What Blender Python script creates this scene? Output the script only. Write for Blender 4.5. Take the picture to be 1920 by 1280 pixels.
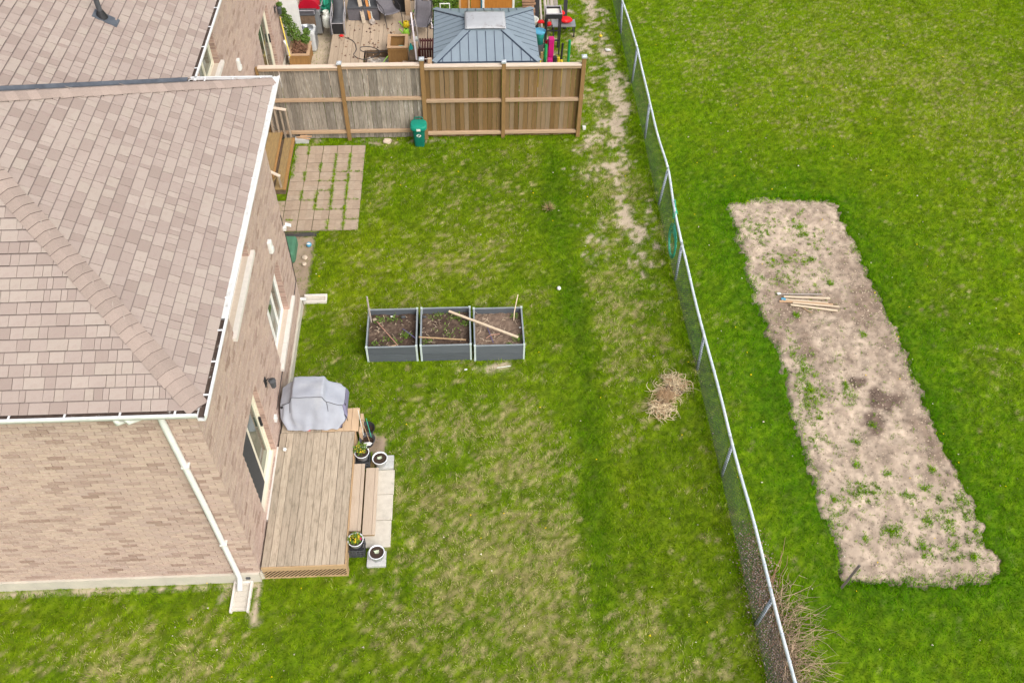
import bpy, bmesh, math, random
import numpy as np
from mathutils import Vector, Matrix, Euler
random.seed(7); rng = np.random.default_rng(11)
for o in list(bpy.data.objects): bpy.data.objects.remove(o)
scene = bpy.context.scene
COL = scene.collection

# ------------------------------------------------------------------ camera
CAMH = 16.5
p_, y_, r_ = math.radians(49.03), math.radians(4.11), math.radians(-1.583)
fwd = Vector((math.sin(y_)*math.cos(p_), math.cos(y_)*math.cos(p_), -math.sin(p_)))
right = Vector((math.cos(y_), -math.sin(y_), 0)); down = fwd.cross(right)
rr = right*math.cos(r_) + down*math.sin(r_); dd = down*math.cos(r_) - right*math.sin(r_)
cam = bpy.data.cameras.new('camera'); cam.sensor_width = 36; cam.lens = 31.21; cam.clip_end = 2000; cam.clip_start = .1
camo = bpy.data.objects.new('camera', cam); COL.objects.link(camo); scene.camera = camo
m = Matrix.Identity(4)
for i in range(3):
    m[i][0] = rr[i]; m[i][1] = -dd[i]; m[i][2] = -fwd[i]
m[2][3] = CAMH
camo.matrix_world = m
scene.render.resolution_x = 1024; scene.render.resolution_y = 682

# ------------------------------------------------------------------ light: bright overcast
SUN_EL, SUN_AZ = math.radians(46), math.radians(142)      # azimuth clockwise from +Y
w = bpy.data.worlds.new('World'); scene.world = w; w.use_nodes = True
nt = w.node_tree; bg = nt.nodes['Background']
sky = nt.nodes.new('ShaderNodeTexSky'); sky.sky_type = 'NISHITA'; sky.sun_disc = False
sky.sun_elevation = SUN_EL; sky.sun_rotation = SUN_AZ; sky.dust_density = 6; sky.air_density = 1.2; sky.ozone_density = 1
hs = nt.nodes.new('ShaderNodeHueSaturation'); hs.inputs['Saturation'].default_value = .35
nt.links.new(sky.outputs[0], hs.inputs['Color']); nt.links.new(hs.outputs[0], bg.inputs[0]); bg.inputs[1].default_value = .13
sl = bpy.data.lights.new('sun', 'SUN'); sl.energy = 1.3; sl.angle = math.radians(50); sl.color = (1, .95, .88)
so = bpy.data.objects.new('sun', sl); COL.objects.link(so)
sd = Vector((math.sin(SUN_AZ)*math.cos(SUN_EL), math.cos(SUN_AZ)*math.cos(SUN_EL), math.sin(SUN_EL)))
so.rotation_euler = sd.to_track_quat('Z', 'Y').to_euler(); so.location = (0, 0, 40)
scene.view_settings.view_transform = 'Standard'; scene.view_settings.look = 'None'
scene.view_settings.exposure = 0.63; scene.view_settings.gamma = 1
scene.render.engine = 'CYCLES'

# ------------------------------------------------------------------ materials
MATS = {}
def nodes(name):
    mt = bpy.data.materials.new(name); mt.use_nodes = True; t = mt.node_tree
    b = t.nodes['Principled BSDF']; return mt, t, b
def N(t, typ, **kw):
    n = t.nodes.new(typ)
    for k, v in kw.items():
        if k in n.inputs.keys() if hasattr(n.inputs, 'keys') else False: n.inputs[k].default_value = v
        else: setattr(n, k, v)
    return n
def mixc(t, fac, a, b, mode='MIX'):
    n = t.nodes.new('ShaderNodeMix'); n.data_type = 'RGBA'; n.blend_type = mode
    for sock, val in ((n.inputs[0], fac), (n.inputs[6], a), (n.inputs[7], b)):
        if isinstance(val, bpy.types.NodeSocket): t.links.new(val, sock)
        elif isinstance(val, (tuple, list)): sock.default_value = (*val, 1) if len(val) == 3 else val
        else: sock.default_value = val
    return n.outputs[2]
def ramp(t, fac, lo, hi):
    n = t.nodes.new('ShaderNodeMapRange'); n.inputs[1].default_value = lo; n.inputs[2].default_value = hi
    t.links.new(fac, n.inputs[0]); return n.outputs[0]
def coords(t, stretch=(1, 1, 1), rnd=True):
    tc = t.nodes.new('ShaderNodeTexCoord'); mp = t.nodes.new('ShaderNodeMapping'); mp.inputs['Scale'].default_value = stretch
    t.links.new(tc.outputs['Object'], mp.inputs['Vector'])
    if rnd:
        oi = t.nodes.new('ShaderNodeObjectInfo'); mu = t.nodes.new('ShaderNodeMath'); mu.operation = 'MULTIPLY'; mu.inputs[1].default_value = 87.
        t.links.new(oi.outputs['Random'], mu.inputs[0]); cb = t.nodes.new('ShaderNodeCombineXYZ')
        for i in range(3): t.links.new(mu.outputs[0], cb.inputs[i])
        t.links.new(cb.outputs[0], mp.inputs['Location'])
    return mp.outputs[0]
def noise(t, vec, scale, detail=4, rough=.6):
    n = t.nodes.new('ShaderNodeTexNoise'); n.inputs['Scale'].default_value = scale; n.inputs['Detail'].default_value = detail; n.inputs['Roughness'].default_value = rough
    t.links.new(vec, n.inputs['Vector']); return n.outputs['Fac']
def piece_random(t):
    oi = t.nodes.new('ShaderNodeObjectInfo'); ge = t.nodes.new('ShaderNodeNewGeometry')
    a = t.nodes.new('ShaderNodeMath'); a.operation = 'ADD'; t.links.new(oi.outputs['Random'], a.inputs[0]); t.links.new(ge.outputs['Random Per Island'], a.inputs[1])
    f = t.nodes.new('ShaderNodeMath'); f.operation = 'FRACT'; t.links.new(a.outputs[0], f.inputs[0]); return f.outputs[0]
def bump(t, b, h, strength, dist=.01):
    bn = t.nodes.new('ShaderNodeBump'); bn.inputs['Strength'].default_value = strength; bn.inputs['Distance'].default_value = dist
    t.links.new(h, bn.inputs['Height']); t.links.new(bn.outputs[0], b.inputs['Normal'])
def mat(name, c1, c2=None, scale=6., rough=.75, rnd=0., stretch=(1, 1, 1), bmp=0., metal=0., fine=0., c3=None, c3at=(.6, .72), c3scale=2.5, rndc=None, spec=.3, island=False):
    """c1/c2 mottled by noise, c3 blotches, per-piece value variation rnd or per-piece colour rndc"""
    mt, t, b = nodes(name); c2 = c2 or tuple(x*.8 for x in c1)
    v = coords(t, stretch); n1 = noise(t, v, scale)
    col = mixc(t, ramp(t, n1, .3, .7), c1, c2)
    if rndc: col = mixc(t, ramp(t, piece_random(t), .35, .95), col, mixc(t, ramp(t, n1, .3, .7), rndc, tuple(x*.75 for x in rndc)))
    if c3: col = mixc(t, ramp(t, noise(t, coords(t, tuple(1+.25*(q-1) if q > 1 else q for q in stretch)), c3scale, 6, .7), *c3at), col, c3)
    if rnd:
        pr = piece_random(t)
        mr = t.nodes.new('ShaderNodeMapRange'); mr.inputs[3].default_value = 1-rnd; mr.inputs[4].default_value = 1+rnd; t.links.new(pr, mr.inputs[0])
        cb = t.nodes.new('ShaderNodeCombineColor')
        for i in range(3): t.links.new(mr.outputs[0], cb.inputs[i])
        col = mixc(t, 1., col, cb.outputs[0], 'MULTIPLY')
    if fine:
        nf = noise(t, coords(t), 140, 2); mr = t.nodes.new('ShaderNodeMapRange'); mr.inputs[1].default_value = .3; mr.inputs[2].default_value = .7
        mr.inputs[3].default_value = 1-fine; mr.inputs[4].default_value = 1+fine; t.links.new(nf, mr.inputs[0])
        cb = t.nodes.new('ShaderNodeCombineColor')
        for i in range(3): t.links.new(mr.outputs[0], cb.inputs[i])
        col = mixc(t, 1., col, cb.outputs[0], 'MULTIPLY')
    t.links.new(col, b.inputs['Base Color'])
    b.inputs['Roughness'].default_value = rough; b.inputs['Metallic'].default_value = metal; b.inputs['Specular IOR Level'].default_value = spec
    if bmp: bump(t, b, n1, bmp)
    MATS[name] = mt; return mt
def attr_mat(name, rough=.9, blend_up=0., transl=0.):
    mt, t, b = nodes(name); at = t.nodes.new('ShaderNodeAttribute'); at.attribute_name = 'col'
    t.links.new(at.outputs['Color'], b.inputs['Base Color']); b.inputs['Roughness'].default_value = 1; b.inputs['Specular IOR Level'].default_value = 0
    if blend_up:
        ge = t.nodes.new('ShaderNodeNewGeometry'); va = t.nodes.new('ShaderNodeVectorMath'); va.operation = 'ADD'
        va.inputs[1].default_value = (0, 0, blend_up); t.links.new(ge.outputs['Normal'], va.inputs[0])
        vn = t.nodes.new('ShaderNodeVectorMath'); vn.operation = 'NORMALIZE'; t.links.new(va.outputs[0], vn.inputs[0]); t.links.new(vn.outputs[0], b.inputs['Normal'])
    if transl:
        tr = t.nodes.new('ShaderNodeBsdfTranslucent'); t.links.new(at.outputs['Color'], tr.inputs[0]); mx = t.nodes.new('ShaderNodeMixShader'); mx.inputs[0].default_value = transl
        t.links.new(b.outputs[0], mx.inputs[1]); t.links.new(tr.outputs[0], mx.inputs[2]); t.links.new(mx.outputs[0], t.nodes['Material Output'].inputs[0])
    MATS[name] = mt; return mt

def shingle_mat():
    mt, t, b = nodes('shingle'); pr = piece_random(t)
    cr = t.nodes.new('ShaderNodeValToRGB'); el = cr.color_ramp.elements; cr.color_ramp.interpolation = 'LINEAR'
    el[0].position = 0; el[0].color = (.278, .222, .195, 1); el[1].position = 1; el[1].color = (.372, .312, .276, 1)
    for p, c in ((.15, (.302, .243, .215)), (.4, (.330, .270, .240)), (.66, (.352, .291, .258)), (.85, (.350, .296, .256))):
        e = el.new(p); e.color = (*c, 1)
    t.links.new(pr, cr.inputs[0])
    g = noise(t, coords(t), 230, 2, .8); mr = t.nodes.new('ShaderNodeMapRange'); mr.inputs[1].default_value = .3; mr.inputs[2].default_value = .7; mr.inputs[3].default_value = .84; mr.inputs[4].default_value = 1.14
    t.links.new(g, mr.inputs[0]); cb = t.nodes.new('ShaderNodeCombineColor')
    for i in range(3): t.links.new(mr.outputs[0], cb.inputs[i])
    c = mixc(t, 1., cr.outputs[0], cb.outputs[0], 'MULTIPLY')
    s = noise(t, coords(t, rnd=False), 9, 4); c = mixc(t, ramp(t, s, .5, .8), c, mixc(t, .5, c, (.28, .20, .185)))
    t.links.new(c, b.inputs['Base Color']); b.inputs['Roughness'].default_value = .95; b.inputs['Specular IOR Level'].default_value = .15
    bump(t, b, g, .4, .004); MATS['shingle'] = mt
def brick_mat():
    mt, t, b = nodes('brick'); pr = piece_random(t)
    cr = t.nodes.new('ShaderNodeValToRGB'); el = cr.color_ramp.elements
    el[0].position = 0; el[0].color = (.30, .205, .165, 1); el[1].position = 1; el[1].color = (.515, .395, .33, 1)
    for p, c in ((.05, (.365, .26, .22)), (.18, (.43, .318, .27)), (.4, (.485, .363, .305)), (.62, (.455, .343, .30)), (.8, (.505, .38, .315))):
        e = el.new(p); e.color = (*c, 1)
    t.links.new(pr, cr.inputs[0])
    s = noise(t, coords(t, (1, 1, 2.5)), 14, 4); c = mixc(t, ramp(t, s, .45, .75), cr.outputs[0], mixc(t, .35, cr.outputs[0], (.30, .20, .165)))
    s2 = noise(t, coords(t), 30, 3); c = mixc(t, ramp(t, s2, .55, .8), c, (.62, .52, .44))
    t.links.new(c, b.inputs['Base Color']); b.inputs['Roughness'].default_value = .9; b.inputs['Specular IOR Level'].default_value = .2; bump(t, b, s2, .4, .006); MATS['brick'] = mt
shingle_mat(); brick_mat()
attr_mat('ground', .95); attr_mat('grass', .75, 1.1, .25); attr_mat('vcol', .9); attr_mat('leafy', .7, .6, .2)
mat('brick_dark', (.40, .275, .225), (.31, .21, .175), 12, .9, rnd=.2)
mat('mortar', (.54, .45, .37), (.47, .39, .32), 20, .95)
mat('felt', (.12, .09, .085), None, 10, .95)
mat('flashing', (.075, .085, .105), (.13, .145, .17), 5, .5, metal=.3)
mat('white_trim', (.70, .70, .68), (.62, .62, .60), 8, .45)
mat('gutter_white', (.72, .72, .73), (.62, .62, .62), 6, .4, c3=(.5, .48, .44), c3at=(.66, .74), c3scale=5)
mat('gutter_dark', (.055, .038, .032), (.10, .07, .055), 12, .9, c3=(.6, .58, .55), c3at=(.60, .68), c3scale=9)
mat('gutter_frost', (.74, .74, .73), (.55, .55, .53), 9, .7, c3=(.20, .17, .15), c3at=(.62, .72), c3scale=9)
mat('concrete', (.56, .52, .45), (.47, .43, .37), 7, .9, fine=.12, c3=(.40, .37, .32), c3at=(.58, .75), bmp=.2)
mat('foundation', (.54, .50, .42), (.45, .42, .36), 3, .9, fine=.1, c3=(.45, .44, .36), c3at=(.6, .8))
mat('stone_sill', (.68, .63, .58), (.60, .56, .52), 9, .8, fine=.08)
mat('block_grey', (.48, .48, .47), (.40, .40, .39), 9, .95, fine=.2)
mat('frame_cream', (.74, .70, .56), (.68, .64, .52), 5, .5)
mat('frame_white', (.82, .81, .78), (.75, .74, .70), 5, .45)
mat('screen', (.045, .047, .05), (.06, .062, .066), 30, .8)
mt, t, b = nodes('glass'); b.inputs['Base Color'].default_value = (.05, .085, .055, 1); b.inputs['Roughness'].default_value = .06; b.inputs['Specular IOR Level'].default_value = .8
g_ = noise(t, coords(t, (1, .4, 1)), 1.7, 2); t.links.new(mixc(t, ramp(t, g_, .35, .65), (.10, .12, .09), (.03, .06, .035)), b.inputs['Base Color']); MATS['glass'] = mt
mat('wood_fence_grey', (.30, .265, .22), (.145, .125, .103), 7, .9, rnd=.32, stretch=(7, 7, .55), bmp=.3, c3=(.43, .41, .37), c3at=(.55, .75), c3scale=5, fine=.1)
mat('wood_fence_brown', (.245, .142, .048), (.15, .092, .038), 6, .85, rnd=.55, stretch=(8, 8, .6), bmp=.3, rndc=(.165, .12, .075), c3=(.42, .30, .18), c3at=(.66, .76), c3scale=5, fine=.1)
mat('wood_post', (.28, .165, .065), (.19, .115, .045), 6, .85, stretch=(8, 8, .7), bmp=.2, fine=.1)
mat('wood_rail', (.45, .32, .21), (.34, .235, .15), 6, .85, rnd=.1, stretch=(.7, 8, 8), bmp=.2, fine=.08)
mat('wood_cap', (.64, .535, .445), (.52, .42, .33), 5, .85, rnd=.08, stretch=(.7, 8, 8), fine=.08)
mat('post_cap', (.62, .66, .70), (.50, .54, .58), 5, .35, metal=.4)
mat('deck_wood', (.45, .375, .29), (.325, .265, .20), 5, .85, rnd=.12, stretch=(9, .6, 9), bmp=.25, c3=(.20, .165, .12), c3at=(.50, .72), c3scale=5.5, fine=.16)
mat('deck_wood_new', (.56, .40, .26), (.49, .345, .22), 5, .8, rnd=.06, stretch=(9, .7, 9), fine=.06)
mat('deck_fascia', (.47, .32, .18), (.39, .26, .145), 5, .85, rnd=.06, stretch=(.7, 9, 9), fine=.1)
mat('step_wood', (.475, .385, .30), (.41, .325, .25), 5, .85, rnd=.06, stretch=(9, .7, 9), fine=.1, c3=(.36, .27, .18), c3at=(.62, .8))
mat('old_step_wood', (.30, .205, .085), (.20, .14, .07), 5, .9, rnd=.1, stretch=(6, .8, 6), fine=.15, c3=(.42, .36, .27), c3at=(.64, .74))
mat('rail_grey_wood', (.36, .30, .23), (.25, .20, .15), 6, .9, rnd=.15, stretch=(5, 5, .8))
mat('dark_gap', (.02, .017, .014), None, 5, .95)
mat('paver', (.40, .31, .232), (.33, .255, .19), 9, .95, rnd=.12, fine=.15, rndc=(.375, .30, .23), bmp=.2)
mat('planter_grey', (.105, .118, .135), (.075, .087, .10), 5, .7, rnd=.12, stretch=(.6, 6, 9), c3=(.22, .235, .25), c3at=(.66, .8), fine=.1)
mat('planter_rim', (.25, .28, .30), (.21, .24, .26), 5, .5)
mat('planter_trim', (.52, .60, .575), (.44, .52, .49), 5, .5)
mat('cover_fabric', (.345, .365, .42), (.29, .308, .36), 3, .85, bmp=.15, c3=(.39, .405, .44), c3at=(.5, .75), c3scale=2, fine=.04)
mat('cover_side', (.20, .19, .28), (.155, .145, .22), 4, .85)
mat('black', (.025, .025, .028), (.018, .018, .02), 8, .6)
mat('dark_grey', (.075, .078, .085), (.055, .058, .065), 8, .7)
mat('pot_white', (.74, .76, .80), (.66, .68, .73), 6, .4)
mat('potting', (.055, .035, .025), (.035, .022, .017), 40, 1, bmp=.5)
mat('planter_soil', (.085, .056, .041), (.048, .031, .024), 14, 1, bmp=.8, c3=(.20, .145, .105), c3at=(.5, .75), c3scale=3, fine=.3)
mat('planter_soil_dry', (.19, .135, .10), (.13, .09, .068), 14, 1, bmp=.8, c3=(.26, .195, .145), c3at=(.5, .75), c3scale=3, fine=.3)
mat('bin_green', (.006, .135, .095), (.005, .115, .08), 5, .45)
mat('bin_lid', (.010, .25, .175), (.009, .215, .15), 5, .4)
mat('rail_metal', (.66, .72, .76), (.52, .58, .62), 9, .4, metal=.15, c3=(.75, .78, .80), c3at=(.5, .7))
mat('post_metal', (.48, .54, .66), (.40, .45, .56), 9, .45, metal=.15)
mat('wire_green', (.020, .027, .022), None, 9, .5)
mat('hose_green', (.03, .33, .22), (.05, .42, .28), 9, .4)
mat('stake_wood', (.62, .51, .38), (.52, .41, .29), 6, .85, rnd=.12, stretch=(.6, 6, 6))
mat('bamboo', (.46, .31, .17), (.36, .24, .14), 6, .8, rnd=.15)
mat('pink_stick', (.46, .26, .19), None, 6, .8)
mat('purple_stick', (.13, .11, .23), None, 6, .7)
mat('roof_metal', (.25, .305, .355), (.225, .275, .32), 3, .45, metal=.25, rnd=.03)
mat('roof_groove', (.15, .19, .225), None, 5, .5)
mat('roof_seam', (.035, .05, .085), None, 5, .5)
mat('dome_plastic', (.40, .41, .43), (.33, .34, .36), 3, .3, c3=(.17, .14, .13), c3at=(.56, .7), c3scale=4)
mat('cedar', (.36, .20, .07), (.27, .15, .055), 6, .8, rnd=.08, stretch=(4, 4, 1), fine=.1)
mat('cedar_light', (.50, .33, .20), (.42, .27, .16), 6, .8, rnd=.06, stretch=(1, 4, 4), fine=.08)
mat('nb_deck', (.44, .345, .255), (.36, .28, .205), 6, .9, rnd=.13, stretch=(9, .6, 9), c3=(.30, .235, .165), c3at=(.58, .75), c3scale=2, fine=.12)
mat('ac_grey', (.50, .51, .50), (.44, .45, .45), 6, .5)
mat('steel', (.36, .38, .40), (.28, .30, .32), 4, .35, metal=.5)
mat('red_paint', (.42, .008, .025), (.34, .006, .02), 3, .35)
mat('red_bright', (.62, .012, .014), (.5, .008, .01), 3, .4)
mat('maroon', (.115, .032, .028), (.085, .024, .022), 6, .7, rnd=.15)
mat('teal_cloth', (.02, .26, .16), (.012, .18, .11), 4, .8)
mat('tank_white', (.70, .72, .68), (.60, .62, .55), 6, .4)
mat('sling_grey', (.135, .125, .14), (.105, .10, .112), 18, .8)
mat('tube_dark', (.035, .033, .036), None, 9, .5)
mat('tube_silver', (.34, .33, .35), (.26, .25, .27), 9, .4)
mat('lime', (.28, .56, .05), (.22, .48, .05), 5, .4)
mat('yellow', (.62, .46, .02), (.52, .38, .02), 5, .4)
mat('teal', (.03, .40, .37), (.025, .33, .31), 5, .4)
mat('blue', (.02, .12, .52), (.015, .08, .4), 5, .6)
mat('sky_blue', (.10, .36, .55), None, 5, .5)
mat('magenta', (.50, .012, .12), (.40, .01, .16), 5, .5)
mat('green_post', (.015, .27, .09), (.012, .22, .07), 5, .5)
mat('orange_wood', (.42, .17, .03), (.34, .13, .025), 5, .6, stretch=(5, 5, 1))
mat('pale_pole', (.66, .60, .62), (.56, .50, .52), 5, .6)
mat('lumber_grey', (.40, .355, .32), (.29, .25, .22), 6, .9, rnd=.25, stretch=(6, 6, .7))
mat('log', (.34, .20, .12), (.24, .14, .09), 6, .9, rnd=.2)
mat('rock', (.58, .48, .38), (.46, .37, .29), 7, .95, bmp=.4)
mat('bark', (.17, .115, .075), (.11, .075, .05), 10, .95)
mat('hose_black', (.07, .065, .065), None, 9, .5)
mat('rust_metal', (.11, .105, .105), (.16, .12, .10), 9, .7)

# ------------------------------------------------------------------ geometry helpers
WL = {}
def wl(o): return WL.get(o.name, Vector((0, 0, 0)))
def tag(o, label=None, cat=None, group=None, kind=None):
    if label: o['label'] = label
    if cat: o['category'] = cat
    if group: o['group'] = group
    if kind: o['kind'] = kind
    return o
def thing(name, label, cat, loc, group=None):
    o = bpy.data.objects.new(name, None); COL.objects.link(o); o.location = loc; o.empty_display_size = .1
    WL[o.name] = Vector(loc); return tag(o, label, cat, group)
class MB:
    def __init__(s): s.v = []; s.f = []
    def add(s, vs, fs):
        k = len(s.v); s.v += [tuple(q) for q in vs]; s.f += [tuple(i+k for i in f) for f in fs]; return s
    def box(s, lo, hi, mx=None):
        (a, b, c), (d, e, f) = lo, hi
        vs = [(a,b,c),(d,b,c),(d,e,c),(a,e,c),(a,b,f),(d,b,f),(d,e,f),(a,e,f)]
        if mx is not None: vs = [mx @ Vector(q) for q in vs]
        return s.add(vs, [(3,2,1,0),(4,5,6,7),(0,1,5,4),(1,2,6,5),(2,3,7,6),(3,0,4,7)])
    def bar(s, p, q, wx, wz, up=(0, 0, 1)):
        """rectangular bar from p to q"""
        p, q = Vector(p), Vector(q); d = (q-p); L = d.length; d.normalize(); up = Vector(up)
        if abs(d.dot(up)) > .98: up = Vector((0, 1, 0))
        sx = d.cross(up).normalized(); sz = sx.cross(d).normalized()
        vs = []
        for e in (p, q):
            for i, j in ((-1,-1),(1,-1),(1,1),(-1,1)): vs.append(e + sx*wx/2*i + sz*wz/2*j)
        return s.add(vs, [(0,1,2,3),(7,6,5,4),(0,4,5,1),(1,5,6,2),(2,6,7,3),(3,7,4,0)])
    def tube(s, pts, r, n=6, cap=True):
        pts = [Vector(q) for q in pts]; rs = r if isinstance(r, (list, tuple)) else [r]*len(pts); vs = []; fs = []
        pu = None
        for i, q in enumerate(pts):
            d = (pts[min(i+1, len(pts)-1)] - pts[max(i-1, 0)]).normalized()
            if pu is None: pu = d.orthogonal().normalized()
            pu = (pu - d*pu.dot(d)); pu = pu.normalized() if pu.length > 1e-6 else d.orthogonal().normalized(); pv = d.cross(pu)
            for k in range(n):
                a = 2*math.pi*k/n; vs.append(q + (pu*math.cos(a)+pv*math.sin(a))*rs[i])
        for i in range(len(pts)-1):
            for k in range(n): fs.append((i*n+k, i*n+(k+1)%n, (i+1)*n+(k+1)%n, (i+1)*n+k))
        if cap and n > 2: fs.append(tuple(reversed(range(n)))); fs.append(tuple((len(pts)-1)*n+k for k in range(n)))
        return s.add(vs, fs)
    def lathe(s, prof, c, n=20, sx=1, sy=1):
        vs = []; fs = []; c = Vector(c)
        for r, z in prof:
            for k in range(n):
                a = 2*math.pi*k/n; vs.append(c + Vector((r*sx*math.cos(a), r*sy*math.sin(a), z)))
        for i in range(len(prof)-1):
            for k in range(n): fs.append((i*n+k, i*n+(k+1)%n, (i+1)*n+(k+1)%n, (i+1)*n+k))
        return s.add(vs, fs)
    def poly(s, vs): return s.add(vs, [tuple(range(len(vs)))])
    def blob(s, c, r, sc=(1, 1, 1), jit=.2, sub=1):
        bm = bmesh.new(); bmesh.ops.create_icosphere(bm, subdivisions=sub, radius=1); vs = []
        for v in bm.verts:
            k = r*(1+random.uniform(-jit, jit)); vs.append((c[0]+v.co.x*k*sc[0], c[1]+v.co.y*k*sc[1], c[2]+v.co.z*k*sc[2]))
        fs = [tuple(v.index for v in f.verts) for f in bm.faces]; bm.free(); return s.add(vs, fs)
    def mesh(s, name, material, off=Vector((0, 0, 0)), smooth=False):
        me = bpy.data.meshes.new(name); me.from_pydata([(a-off[0], b-off[1], c-off[2]) for a, b, c in s.v], [], s.f)
        me.materials.append(MATS[material])
        if smooth: me.polygons.foreach_set('use_smooth', [True]*len(me.polygons))
        me.update(); return me
    def build(s, name, material, parent=None, label=None, cat=None, group=None, kind=None, smooth=False, origin=None):
        if origin is None:
            xs = np.array(s.v); origin = Vector((float((xs[:,0].min()+xs[:,0].max())/2), float((xs[:,1].min()+xs[:,1].max())/2), float(xs[:,2].min())))
        origin = Vector(origin); o = bpy.data.objects.new(name, s.mesh(name, material, origin, smooth)); COL.objects.link(o)
        WL[o.name] = origin
        if parent: o.parent = parent; o.location = origin - wl(parent)
        else: o.location = origin
        return tag(o, label, cat, group, kind)
def place(name, me, parent, loc, rot=None, scale=None):
    o = bpy.data.objects.new(name, me); COL.objects.link(o); o.parent = parent; o.location = Vector(loc) - wl(parent); WL[o.name] = Vector(loc)
    if rot is not None: o.rotation_euler = rot
    if scale is not None: o.scale = scale
    return o
def soft(o, width=.008, seg=2):
    mdf = o.modifiers.new('bevel', 'BEVEL'); mdf.width = width; mdf.segments = seg; mdf.limit_method = 'ANGLE'; return o
def colour_mesh(name, V, F, C, material, smooth=False):
    """big numpy mesh with triangles/quads and per-vertex colour 'col'"""
    me = bpy.data.meshes.new(name); n = F.shape[1]
    me.vertices.add(len(V)); me.vertices.foreach_set('co', V.astype(np.float32).ravel())
    me.loops.add(F.size); me.loops.foreach_set('vertex_index', F.astype(np.int32).ravel())
    me.polygons.add(len(F)); me.polygons.foreach_set('loop_start', np.arange(0, F.size, n, dtype=np.int32))
    if smooth: me.polygons.foreach_set('use_smooth', np.ones(len(F), dtype=bool))
    at = me.attributes.new('col', 'FLOAT_COLOR', 'POINT'); c4 = np.ones((len(V), 4), np.float32); c4[:, :3] = np.clip(C, 0, 1); at.data.foreach_set('color', c4.ravel())
    me.materials.append(MATS[material]); me.update(calc_edges=True); me.validate(); return me

# numpy value noise
def vnoise(x, y, scale, seed):
    g = np.random.default_rng(seed).random((128, 128)); x = np.asarray(x)/scale + 57.3; y = np.asarray(y)/scale + 31.7
    xi = np.floor(x).astype(int); yi = np.floor(y).astype(int); fx = x-xi; fy = y-yi; fx = fx*fx*(3-2*fx); fy = fy*fy*(3-2*fy)
    a = g[xi % 128, yi % 128]; b_ = g[(xi+1) % 128, yi % 128]; c = g[xi % 128, (yi+1) % 128]; d = g[(xi+1) % 128, (yi+1) % 128]
    return a*(1-fx)*(1-fy)+b_*fx*(1-fy)+c*(1-fx)*fy+d*fx*fy
def fbm(x, y, scale, seed, oct=4):
    s = 0; a = 1; tot = 0
    for i in range(oct): s = s + a*vnoise(x, y, scale/2**i, seed+i*13); tot += a; a *= .55
    return s/tot
def gs(x, y, cx, cy, rx, ry): return np.exp(-((x-cx)/rx)**2-((y-cy)/ry)**2)
def sm(v, a, b): t = np.clip((v-a)/(b-a), 0, 1); return t*t*(3-2*t)
def inrect(x, y, r): return (x > r[0]) & (x < r[1]) & (y > r[2]) & (y < r[3])

# ------------------------------------------------------------------ ground fields
def bare_field(x, y):
    """worn soil along the fence path and near things"""
    n = fbm(x, y, .9, 3); n2 = fbm(x, y, .35, 9)
    px = 4.62 + .18*np.sin(y*.55) + .25*sm(y, 20, 26)
    w_ = np.exp(-((x-px)/.42)**2)*sm(y, 15.2, 17)*1.0
    w_ = np.maximum(w_, .55*np.exp(-((x-4.3)/.9)**2)*sm(y, 15.5, 19)*(1-sm(y, 27, 33)))
    b = w_*.80 + (n-.5)*1.3 + (n2-.5)*1.1 + (fbm(x, y, .12, 10, 3)-.5)*1.6
    out = sm(b, .46, .95)*(w_ > .04)
    e = np.maximum(gs(x, y, -.2, 13.55, 2.0, .18)*.5, gs(x, y, .5, 13.5, 1.1, .20)*.55)
    e = np.maximum(e, gs(x, y, -2.15, 11.35, .22, .28)*1.3)
    e = np.maximum(e, .85*inrect(x, y, (-5.9, -4.05, 15.3, 18.5))*sm(-x, 4.0, 4.25))
    e = np.maximum(e, .62*gs(x, y, -2.8, 22.5, 2.6, .25))
    e = np.maximum(e, .75*np.exp(-((y-8.12)/.10)**2)*(x < -4.3)); e = np.maximum(e, .6*gs(x, y, -4.95, 7.9, .16, .35)); e = np.maximum(e, .8*gs(x, y, -4.3, 7.75, .1, .4))
    e = np.maximum(e, 1.0*sm(-x, 4.15, 4.5)*(y > 25)*(x > -6)); e = np.maximum(e, 1.0*gs(x, y, 2.5, 27.5, .9, 4)*(y > 24)*.85)
    out = np.maximum(out, sm(e + (n2-.5)*.9 + (n-.5)*.5 + (fbm(x, y, .1, 12, 2)-.5)*.8, .42, .75)*(e > .08))
    return out
def bed_field(x, y):
    n = (fbm(x, y, .8, 21)-.5)*.36 + (fbm(x, y, .25, 22)-.5)*.40 + (fbm(x, y, .07, 23)-.5)*.20
    qx = np.abs(x-9.025-.02*(y-13.5)*0)-1.595+.35; qy = np.abs(y-13.5)-5.88+.35; d = .35-(np.minimum(np.maximum(qx, qy), 0)+np.hypot(np.maximum(qx, 0), np.maximum(qy, 0))) + n
    return sm(d, -.12, .14)
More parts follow.
